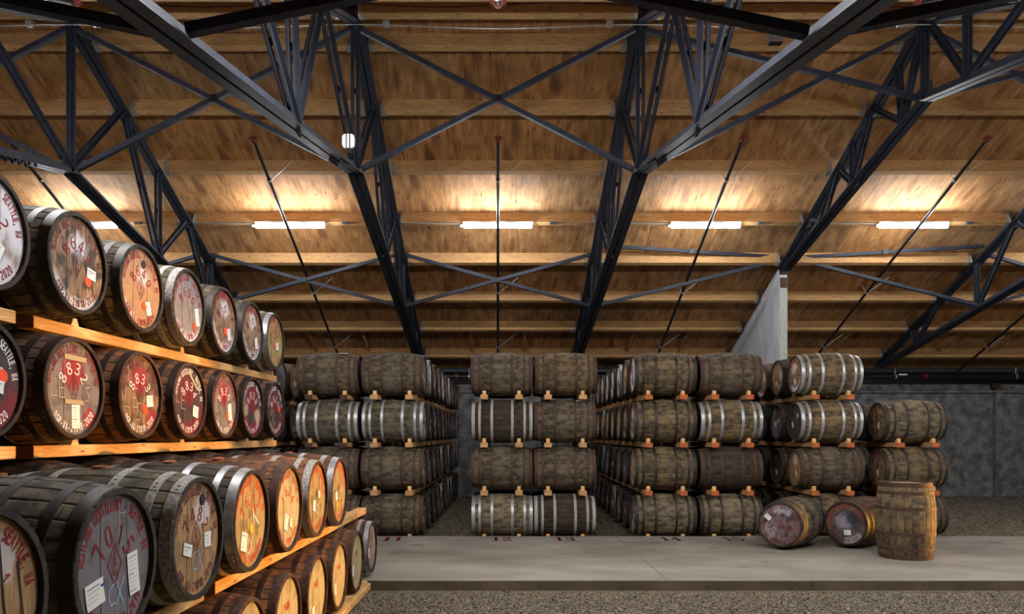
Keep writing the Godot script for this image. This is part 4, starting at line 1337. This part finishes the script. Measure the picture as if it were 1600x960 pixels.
# ---------------------------------------------------------------- the foreground rack
func make_foreground() -> void:
	var low := "DSP-WA-21018-2020"
	var low19 := "DSP-WA-21018-2019"
	var E := func(x: float, y: float, s: float) -> Array: return [[Vector2(x + s * 0.5, y + s), Vector2(x, y + s), Vector2(x, y), Vector2(x + s * 0.5, y)], [Vector2(x, y + s * 0.5), Vector2(x + s * 0.4, y + s * 0.5)]]
	var S := func(x: float, y: float, s: float) -> Array: return [[Vector2(x + s * 0.5, y + s), Vector2(x + s * 0.05, y + s * 0.95), Vector2(x + s * 0.1, y + s * 0.6), Vector2(x + s * 0.4, y + s * 0.4), Vector2(x + s * 0.3, y), Vector2(x, y + s * 0.06)]]
	var L := func(x: float, y: float, s: float) -> Array: return [[Vector2(x, y + s), Vector2(x - s * 0.1, y), Vector2(x + s * 0.35, y - s * 0.02)]]
	var CX := func(x: float, y: float, s: float) -> Array: return [[Vector2(x + s * 0.42, y + s * 0.8), Vector2(x + s * 0.12, y + s * 0.7), Vector2(x, y + s * 0.35), Vector2(x + s * 0.16, y + s * 0.05), Vector2(x + s * 0.45, y + s * 0.1)], [Vector2(x + s * 0.55, y + s * 0.85), Vector2(x + s * 0.95, y)], [Vector2(x + s * 1.0, y + s * 0.95), Vector2(x + s * 0.5, y + s * 0.02)]]
	# [tier, depth, hoop, wood, head, label]
	var back_x := -2.38 - HALF
	var front_x := -1.42 - HALF
	var list := [
		# top tier
		[back_x, 2.385, 3.34, "dark", "brown", {"tex": "sprayed_white", "num": "5902", "num_mat": "red", "arc": "red", "low": low, "emblem": true, "tags": [[0.06, -0.085, 0.085, 0.10, -0.45]], "spread": 62.0, "num_r": 0.12}, "barrel numbered 5902 on a white-sprayed head, top tier, cut by the left edge"],
		[back_x, 2.385, 4.03, "dark", "grey", {"tex": "weathered_white", "num": "8643", "num_mat": "red", "arc": "dull_red", "low": low, "emblem": true, "tags": [[0.135, -0.03, 0.085, 0.06, -0.12]], "dots": [[0.105, -0.075, 0.032, "orange"]], "chalk": [["ink", [[Vector2(0.02, 0.08), Vector2(0.09, -0.02), Vector2(0.16, -0.13)], [Vector2(-0.02, 0.19), Vector2(-0.02, 0.06)]], 0.005]]}, "barrel numbered 8643 with a cracked weathered head and orange sticker, top tier"],
		[back_x, 2.385, 4.72, "dark", "grey", {"tex": "gold", "num": "8649", "num_mat": "red", "arc": "red", "low": low, "emblem": true, "bung": [0.03, 0.165], "skip": [16, 17], "tags": [[0.1, -0.11, 0.06, 0.09, 0.3]], "dots": [[0.05, -0.10, 0.03, "orange"]], "chalk": [["ink", [[Vector2(0.1, -0.14), Vector2(0.1, -0.24)]], 0.005]]}, "barrel numbered 8649 with a smooth golden head and dark bung, top tier"],
		[back_x, 2.385, 5.40, "white", "grey", {"tex": "grey_paint", "num": "8650", "num_mat": "red", "arc": "red", "low": low, "emblem": false, "tags": [[0.155, -0.06, 0.06, 0.13, 0.15]], "dots": [[0.115, -0.13, 0.03, "orange"]], "chalk": [["dull_red", [[Vector2(-0.02, 0.2), Vector2(0.03, 0.1), Vector2(-0.01, 0.02), Vector2(0.05, -0.06), Vector2(0.0, -0.12)]], 0.003]]}, "barrel numbered 8650 with a grey painted head and pale hoop, top tier"],
		[back_x, 2.385, 6.07, "dark", "grey", {"tex": "brown_white", "num": "8651", "num_mat": "red", "arc": "red", "low": low, "emblem": true, "tags": [[0.11, -0.1, 0.07, 0.1, 0.2]], "dots": [[0.04, -0.08, 0.035, "orange"]]}, "barrel numbered 8651 with a brown and white head, top tier, third from the far end"],
		[back_x, 2.385, 6.72, "dark", "grey", {"tex": "brown_white", "num": "8652", "num_mat": "red", "arc": "dull_red", "low": low, "tags": [[0.12, -0.09, 0.07, 0.1, 0.2]]}, "brown and white headed barrel, top tier, second from the far end of the foreground rack"],
		[back_x, 2.385, 7.37, "galvanised", "grey", {"tex": "tan_red", "arc": "red", "num": "8653", "num_mat": "red", "tags": [[0.08, -0.05, 0.08, 0.07, 0.1]], "dots": [[0.03, -0.04, 0.035, "orange"]]}, "barrel with a bright zinc end hoop, top tier, far end of the foreground rack"],
		# third tier
		[back_x, 1.695, 3.31, "dark", "brown", {"tex": "dark_red", "emb": "paint_white", "num": "8831", "num_mat": "paint_white", "arc": "paint_white", "low": low, "emblem": true, "tags": [[0.1, -0.02, 0.08, 0.06, -0.1]], "dots": [[0.13, 0.03, 0.034, "orange"]]}, "barrel numbered 8831 with a dark red-sprayed head, third tier, cut by the left edge"],
		[back_x, 1.695, 4.00, "dark", "brown", {"tex": "grey_red", "low_mat": "paint_white", "num": "8832", "num_mat": "paint_white", "arc": "dull_red", "low": low, "emblem": true, "tags": [[0.01, -0.155, 0.075, 0.13, -0.02]], "tape": [[0.02, 0.165, 0.2, 0.028, -0.06], [0.0, -0.075, 0.17, 0.024, -0.06]], "chalk": [["chalk", E.call(-0.13, -0.05, 0.1)], ["chalk", L.call(-0.19, -0.04, 0.12), 0.004], ["chalk", S.call(0.11, -0.07, 0.08)]]}, "barrel numbered 8832 with tape strips on a grey head, third tier"],
		[back_x, 1.695, 4.71, "dark", "warm", {"tex": "oak_red", "low_mat": "paint_white", "num": "8833", "num_mat": "paint_white", "arc": "dull_red", "low": low, "emblem": true, "tags": [[0.125, -0.03, 0.085, 0.075, 0.1]], "dots": [[0.065, -0.085, 0.033, "orange"]], "chalk": [["chalk", E.call(-0.09, -0.08, 0.12), 0.005], ["chalk", S.call(-0.04, -0.16, 0.11)], ["chalk", L.call(-0.17, -0.08, 0.13), 0.004]]}, "barrel numbered 8833 with a brown head sprayed red, third tier"],
		[back_x, 1.695, 5.42, "dark", "warm", {"tex": "dark_red", "num": "8834", "num_mat": "paint_white", "arc": "paint_white", "low": low, "emblem": true, "tags": [[0.12, -0.07, 0.09, 0.085, -0.1]], "tape": [[0.06, 0.155, 0.2, 0.026, -0.6]], "chalk": [["chalk", E.call(-0.12, -0.07, 0.12)], ["chalk", L.call(-0.19, -0.03, 0.12)]]}, "barrel numbered 8834 with a slanted tape strip on a dark red head, third tier"],
		[back_x, 1.695, 6.09, "dark", "warm", {"tex": "grey_red", "low_mat": "paint_white", "num": "8836", "num_mat": "paint_white", "arc": "red", "low": low, "emblem": true, "tags": [[0.11, -0.07, 0.075, 0.14, 0.1]], "dots": [[0.06, -0.10, 0.032, "orange"]], "chalk": [["chalk", E.call(-0.17, -0.05, 0.11)]]}, "barrel numbered 8836 on red over a plain grey head, third tier"],
		[back_x, 1.695, 6.74, "dark", "warm", {"tex": "red_patch", "num": "8838", "num_mat": "paint_white", "arc": "paint_white", "low": low, "emblem": true}, "barrel numbered 8838 with bare patches on a red head, third tier"],
		[back_x, 1.695, 7.39, "dark", "warm", {"tex": "dark_red", "num": "8820", "num_mat": "paint_white", "arc": "paint_white", "low": low, "emblem": true, "dots": [[0.12, 0.01, 0.035, "orange"]], "chalk": [["chalk", [[Vector2(-0.17, 0.08), Vector2(-0.1, 0.02), Vector2(-0.13, -0.06), Vector2(-0.06, 0.0), Vector2(-0.08, -0.1), Vector2(-0.02, -0.04)], [Vector2(-0.14, -0.16), Vector2(-0.08, -0.1), Vector2(-0.06, -0.18), Vector2(0.0, -0.12)], [Vector2(0.1, 0.0), Vector2(0.2, -0.06)]], 0.006]]}, "barrel with chalk scribble on its red head, third tier, far end of the foreground rack"],
		# front row, upper
		[front_x, 0.972, 1.97, "dark", "grey", {"tex": "stencil_oak", "num": "7081", "num_mat": "red", "arc": "red", "low": low19, "emblem": true, "chalk": [["ink", [[Vector2(0.08, 0.2), Vector2(0.1, 0.0), Vector2(0.13, -0.2)], [Vector2(0.16, 0.1), Vector2(0.19, -0.12)]], 0.008]]}, "nearest front-row barrel with a cracked oak head, cut by the left edge"],
		[front_x, 0.972, 2.65, "dark", "grey", {"tex": "grey", "num": "7015", "num_mat": "red", "emb": "red", "arc": "red", "low": low19, "emblem": true, "num_h": 0.08, "tags": [[0.125, -0.055, 0.075, 0.16, 0.12], [-0.13, -0.08, 0.11, 0.09, 0.16]], "dots": [[-0.085, -0.05, 0.013, "blue"]], "chalk": [["chalk_blue", CX.call(-0.045, -0.15, 0.1)], ["chalk", [[Vector2(0.03, 0.22), Vector2(0.03, 0.14), Vector2(0.02, 0.1)], [Vector2(0.03, 0.18), Vector2(0.08, 0.18)]], 0.003]]}, "barrel numbered 7015 with a flat grey head and two paper tags"],
		[front_x, 0.972, 3.33, "white", "grey", {"tex": "stencil_oak", "num": "7482", "num_mat": "red", "arc": "dull_red", "low": low19, "emblem": true, "bung": [0.06, 0.17], "tags": [[0.12, -0.02, 0.075, 0.07, 0.0], [-0.09, -0.045, 0.085, 0.055, -0.25]], "dots": [[-0.06, -0.03, 0.013, "blue"]], "chalk": [["chalk_blue", CX.call(-0.04, -0.15, 0.11)], ["ink", [[Vector2(0.15, 0.0), Vector2(0.17, 0.03), Vector2(0.19, 0.0), Vector2(0.17, -0.03), Vector2(0.15, 0.0)], [Vector2(0.02, -0.13), Vector2(0.02, -0.24)]], 0.004]]}, "barrel numbered 7482 with a bung hole in its oak head"],
		[front_x, 0.972, 4.01, "galvanised", "dark", {"tex": "tan_red", "num": "7624", "num_mat": "orange_red", "arc": "orange_red", "low": low19, "tags": [[-0.10, -0.1, 0.085, 0.10, -0.35]], "dots": [[0.02, -0.05, 0.027, "yellow"]], "chalk": [["paper", CX.call(-0.06, -0.18, 0.09)], ["paper", [[Vector2(0.06, 0.02), Vector2(0.14, -0.05)], [Vector2(0.05, 0.05), Vector2(0.06, -0.03)]], 0.008]]}, "warm-lit barrel with a hanging tag and yellow sticker, front row, fourth along"],
		[front_x, 0.972, 4.69, "rust", "warm", {"tex": "cream", "num": "1624", "num_mat": "orange_red", "arc": "orange_red", "low": low19, "tags": [[-0.04, -0.09, 0.075, 0.10, -0.35], [0.06, -0.10, 0.05, 0.06, -0.3]], "chalk": [["paper", CX.call(0.06, -0.06, 0.09)]]}, "barrel with a plain cream head and rusty hoops, front row upper level"],
		[front_x, 0.972, 5.37, "white", "warm", {"tex": "tan_red", "arc": "orange_red", "low": low19, "emblem": true, "tags": [[-0.06, -0.05, 0.07, 0.08, -0.2], [0.07, 0.03, 0.05, 0.05, 0.2]], "chalk": [["paper", CX.call(0.0, -0.12, 0.1)]]}, "barrel with a wooden-toned end hoop, front row upper level, second from the far end"],
		[front_x, 0.972, 6.05, "galvanised", "brown", {"tex": "tan_red", "arc": "orange_red", "low": low19, "emblem": true, "tags": [[-0.07, -0.03, 0.07, 0.07, 0.2]], "dots": [[-0.04, -0.11, 0.03, "yellow"]], "chalk": [["paper", CX.call(0.03, -0.07, 0.1)]]}, "barrel with zinc hoops at the far end of the front row's upper level"],
		# front row, lower
		[front_x, 0.275, 3.97, "rust", "warm", {"tex": "cream", "num_mat": "orange_red", "flat": [["11599", 0.07, 0.05]]}, "lowest foreground barrel, only its cream top showing at the picture's bottom edge"],
		[front_x, 0.275, 4.66, "rust", "warm", {"tex": "cream", "num_mat": "orange_red", "flat": [["11600", 0.07, 0.055], ["2", -0.05, 0.04]]}, "barrel marked 11600 on a cream head, front row lower level"],
		[front_x, 0.275, 5.36, "rust", "warm", {"tex": "cream", "num_mat": "orange_red", "flat": [["11601", 0.07, 0.05], ["2", -0.04, 0.03], ["6", -0.1, 0.03], ["2", -0.16, 0.03]], "tags": [[-0.08, -0.12, 0.07, 0.09, 0.0]]}, "rust-hooped barrel with a cream head and square tag, front row lower level"],
		[front_x, 0.275, 6.05, "rust", "warm", {"tex": "cream", "num_mat": "orange_red", "flat": [["11602", 0.07, 0.04], ["4", 0.0, 0.03], ["8", -0.07, 0.03], ["2", -0.14, 0.03]], "tags": [[-0.1, -0.1, 0.06, 0.09, 0.2]]}, "rust-hooped barrel with a cream head, front row lower level, third from the far end"],
		[front_x, 0.275, 6.74, "rust", "warm", {"tex": "cream", "num_mat": "orange_red", "flat": [["11603", 0.07, 0.05], ["2", -0.03, 0.03], ["4", -0.14, 0.03]], "tags": [[-0.13, -0.07, 0.07, 0.1, -0.1]]}, "rust-hooped barrel with a cream head, front row lower level, second from the far end"],
		[front_x + 0.03, 0.296, 7.46, "galvanised", "brown", {"tex": "grey", "num_mat": "red", "flat": [["11604", 0.1, 0.05], ["2", -0.01, 0.035], ["4", -0.16, 0.035]], "tags": [[-0.12, -0.06, 0.06, 0.1, 0.0]]}, "zinc-hooped barrel with a grey head resting on the end of the slab"],
	]
	for b in list:
		var spec: Dictionary = b[5]
		spec.roll = spec.get("roll", rng.randf_range(-0.1, 0.1))
		var o := {"wood": b[4], "hoop": b[3], "detail": 2, "spin": rng.randf() * TAU, "lap": rng.randf_range(-0.5, 0.1), "head": spec, "tail_detail": 0, "tail": {"tex": "old_dark"}}
		if b[0] < -2.0 and b[1] > 2.0:
			o.bunghole = false
		elif b[1] > 0.9 and b[1] < 1.1:
			o.bunghole = true
			o.bunghole_at = rng.randf_range(-0.3, 0.2)
		var place := in_stack(b[0] + LEAN * b[2], b[1], b[2])
		if b[2] > 7.42:                       # a slightly smaller cask, under the end of the rail
			place = Transform3D(place.basis * 0.925, V(b[0] + LEAN * b[2], 0.001, b[2]))
		barrel(place, o, b[6], "numbered barrels of the foreground rack")
	# the barrels that carry the upper tiers, hidden behind the front row
	for t in 2:
		for k in 7:
			var d := 3.3 + 0.69 * k
			barrel(in_stack(back_x + LEAN * d, 1.0002 - 0.69 * t, d), {"wood": "brown", "hoop": "dark", "detail": 1, "head": {"tex": "old_dark"}, "head_detail": 0, "tail_detail": 0},
				("dark barrel hidden behind the front row, carrying the third tier, %s from the camera" if t == 0 else "dark barrel hidden behind the front row, on the ground, %s from the camera") % ["first", "second", "third", "fourth", "fifth", "sixth", "seventh"][k], "hidden barrels behind the front row")
	# rails: two under each tier, each spliced at 3.75 m
	for seg in [[1.2, 3.72, "nearer length", "rack_near"], [3.86, 7.84, "longer length", "rack_far"]]:
		for q in [-0.25, 0.25]:
			var side: String = "open side" if q > 0 else "hidden side"
			for lev in [[back_x, 2.0728, "carrying the top tier"], [back_x, 1.3828, "carrying the third tier"], [front_x, 0.6598, "carrying the upper front row"], [back_x, 0.688, "behind the front row"]]:
				var chocks := []
				for k in 7:
					var cd: float = 3.55 + 0.69 * k
					if cd > seg[0] + 0.1 and cd < seg[1] - 0.05 and k % 2 == 1:
						chocks.append(cd)
				if seg[0] > 3.0 and lev[1] > 1.0:
					chocks.append(7.74)
				rail(lev[0] + q, lev[1], seg[0], seg[1], 0.09, 0.066, M.fir, "pale fir rack timber %s, %s on the %s" % [lev[2], seg[2], side], "fir timbers of the foreground rack", chocks, 0.0, M.fir_dark)
	for q in [0.0, 0.43]:
		rail(front_x + q, -0.018 if q else -0.048, 2.6, 7.18, 0.09, 0.06 if q else 0.045, M.fir, "fir timber on the gravel under the front row, %s" % ("outer" if q > 0.2 else "inner"), "fir timbers of the foreground rack", [5.7, 6.4, 7.05] if q else [], 0.0, M.fir_dark)

func make_loose() -> void:
	# two barrels lying on the slab, one standing
	var turn_a := deg_to_rad(41.0)
	var ax := Vector3(sin(turn_a), 0, -cos(turn_a))
	var ca := V(3.51, 0, 9.1) + ax * HALF
	var ya := atan2(-ax.z, ax.x)
	barrel(Transform3D(Basis(Vector3.UP, ya), ca), {"wood": "grey", "hoop": "dark", "detail": 2, "spin": 0.7, "head_detail": 0,
		"tail_detail": 2, "tail": {"tex": "purple_old", "num": "11676", "num_mat": "ink", "arc": "dull_red", "low": "DSP-WA-21018-2020", "emblem": true, "roll": PI - 0.35, "num_r": 0.125, "num_h": 0.06, "tags": [[0.17, -0.03, 0.085, 0.06, 2.8]], "dots": [[-0.12, 0.0, 0.03, "red_iron"]]}},
		"barrel lying on the slab with 11676 upside down on its head", "loose barrels on the slab")
	var turn_b := deg_to_rad(52.0)
	var bx := Vector3(sin(turn_b), 0, -cos(turn_b))
	var cb := V(4.39, 0, 9.22) + bx * HALF
	barrel(Transform3D(Basis(Vector3.UP, atan2(-bx.z, bx.x)), cb), {"wood": "brown", "hoop": "dark", "detail": 2, "spin": 0.2, "head_detail": 0,
		"tail_detail": 2, "tail": {"tex": "charred", "num": "11674", "num_mat": "ink", "arc": "dull_red", "low": "DSP-WA-21018-2020", "roll": -0.1, "num_r": 0.13, "num_h": 0.07, "tags": [[0.03, -0.11, 0.09, 0.065, 0.2]]}},
		"barrel lying on the slab beside the standing one, marked 11674", "loose barrels on the slab")
	barrel(Transform3D(Basis(Vector3.UP, 0.4), V(4.80, 0, 8.6)), {"wood": "tan", "hoop": "rust", "detail": 2, "spin": 1.0, "upright": true, "head_detail": 1, "head": {"tex": "cream"}, "tail_detail": 0},
		"barrel standing upright on the slab with a warm-lit side", "loose barrels on the slab")

func work_lamp(label: String, at: Vector3, target: Vector3, energy: float, cone: float, soft: float) -> void:
	var root := thing("work_lamp", label, "lamp", Transform3D(Basis(), Vector3(at.x, 0.0, at.z)))
	var head := Transform3D(Basis(), Vector3(0, at.y, 0)).looking_at(target - Vector3(at.x, 0, at.z), Vector3.UP)
	var base: float = GROUND if at.z > -7.2 else 0.0
	part(root, "stand", tube_mesh(Vector3(0, base, 0), Vector3(0, at.y - 0.08, 0), 0.018, 8), M.black)
	for k in 3:
		var a := TAU * k / 3.0
		part(root, "leg", tube_mesh(Vector3(0, base + 0.3, 0), Vector3(0.3 * cos(a), base, 0.3 * sin(a)), 0.012, 6), M.black)
	part(root, "lamp_housing", box_mesh(Vector3(0, 0, 0.06), Vector3(0.2, 0.16, 0.1), 0.01), M.black, head)
	part(root, "glowing_face", box_mesh(Vector3(0, 0, 0.004), Vector3(0.16, 0.12, 0.006)), M.glow_warm, head)
	var l := SpotLight3D.new()
	l.transform = head * Transform3D(Basis(), Vector3(0, 0, -0.03))
	l.light_color = Color(1.0, 0.72, 0.34)
	l.light_energy = energy
	l.spot_angle = cone
	l.spot_angle_attenuation = soft
	l.spot_range = 30.0
	l.spot_attenuation = 2.0
	l.light_size = 0.08
	l.shadow_enabled = true
	put(root, l, "spot")


func _ready() -> void:
	rng.seed = 20240611
	# camera: level, with the lens shifted
	var cam := Camera3D.new()
	cam.position = Vector3(0, EYE, 0)
	cam.near = 0.1
	cam.far = 120.0
	cam.projection = Camera3D.PROJECTION_FRUSTUM
	cam.size = 960.0 / FOCAL * cam.near
	cam.frustum_offset = Vector2(22.0, 200.0) / FOCAL * cam.near
	cam.keep_aspect = Camera3D.KEEP_HEIGHT
	put(self, cam, "camera")
	cam.current = true
	var e := Environment.new()
	e.background_mode = Environment.BG_COLOR
	e.background_color = Color.BLACK
	e.tonemap_mode = Environment.TONE_MAPPER_LINEAR
	e.tonemap_exposure = 1.12
	e.sdfgi_enabled = true
	e.ssao_enabled = true
	e.ssil_enabled = true
	var we := WorldEnvironment.new()
	we.environment = e
	we.name = "world_environment"
	add_child(we)
	var sans := SystemFont.new()
	sans.font_names = PackedStringArray(["Droid Sans"])
	sans.font_weight = 700
	font_sans = sans
	var light := SystemFont.new()
	light.font_names = PackedStringArray(["Droid Sans"])
	font_thin = light
	var serif := SystemFont.new()
	serif.font_names = PackedStringArray(["Droid Serif"])
	serif.font_weight = 700
	font_serif = serif
	make_materials()
	make_tube_lights()
	work_lamp("warm work lamp out of the picture to the right, aimed at the foreground rack", V(7.4, 0.75, 6.3), V(-1.8, 0.95, 5.1), 110.0, 10.0, 0.35)
	work_lamp("warm work lamp out of the picture to the right, beside the standing barrel", V(11.2, 0.5, 8.75), V(4.95, 0.5, 8.6), 120.0, 5.5, 0.6)
	make_floor()
	make_walls()
	make_roof()
	make_purlins()
	make_trusses()
	make_braces()
	make_pipes()
	make_barrel_meshes()
	make_stacks()
	make_foreground()
	make_loose()
	var ap := thing("access_point", "white rounded-square wireless box on the truss left of the middle bay", "device", Transform3D(Basis(), V(-1.755, 4.89, 8.55)))
	part(ap, "casing", bar_mesh(Vector3(0, 0, 0), Vector3(0, 0, -0.035), [rounded(0.145, 0.165, 0.045)]), M.white)
	for q in [-0.022, 0.018]:
		part(ap, "strap", box_mesh(Vector3(q, 0.1, 0.004), Vector3(0.008, 0.4, 0.006)), M.black)
	part(ap, "bracket", box_mesh(Vector3(0, -0.07, -0.05), Vector3(0.05, 0.12, 0.03)), M.black)
	var jb := thing("junction_box", "small black junction box hung beside the right overhead truss chord", "box", Transform3D(Basis(), V(1.98, 4.28, 5.2)))
	part(jb, "casing", box_mesh(Vector3.ZERO, Vector3(0.1, 0.1, 0.06), 0.006), M.black)
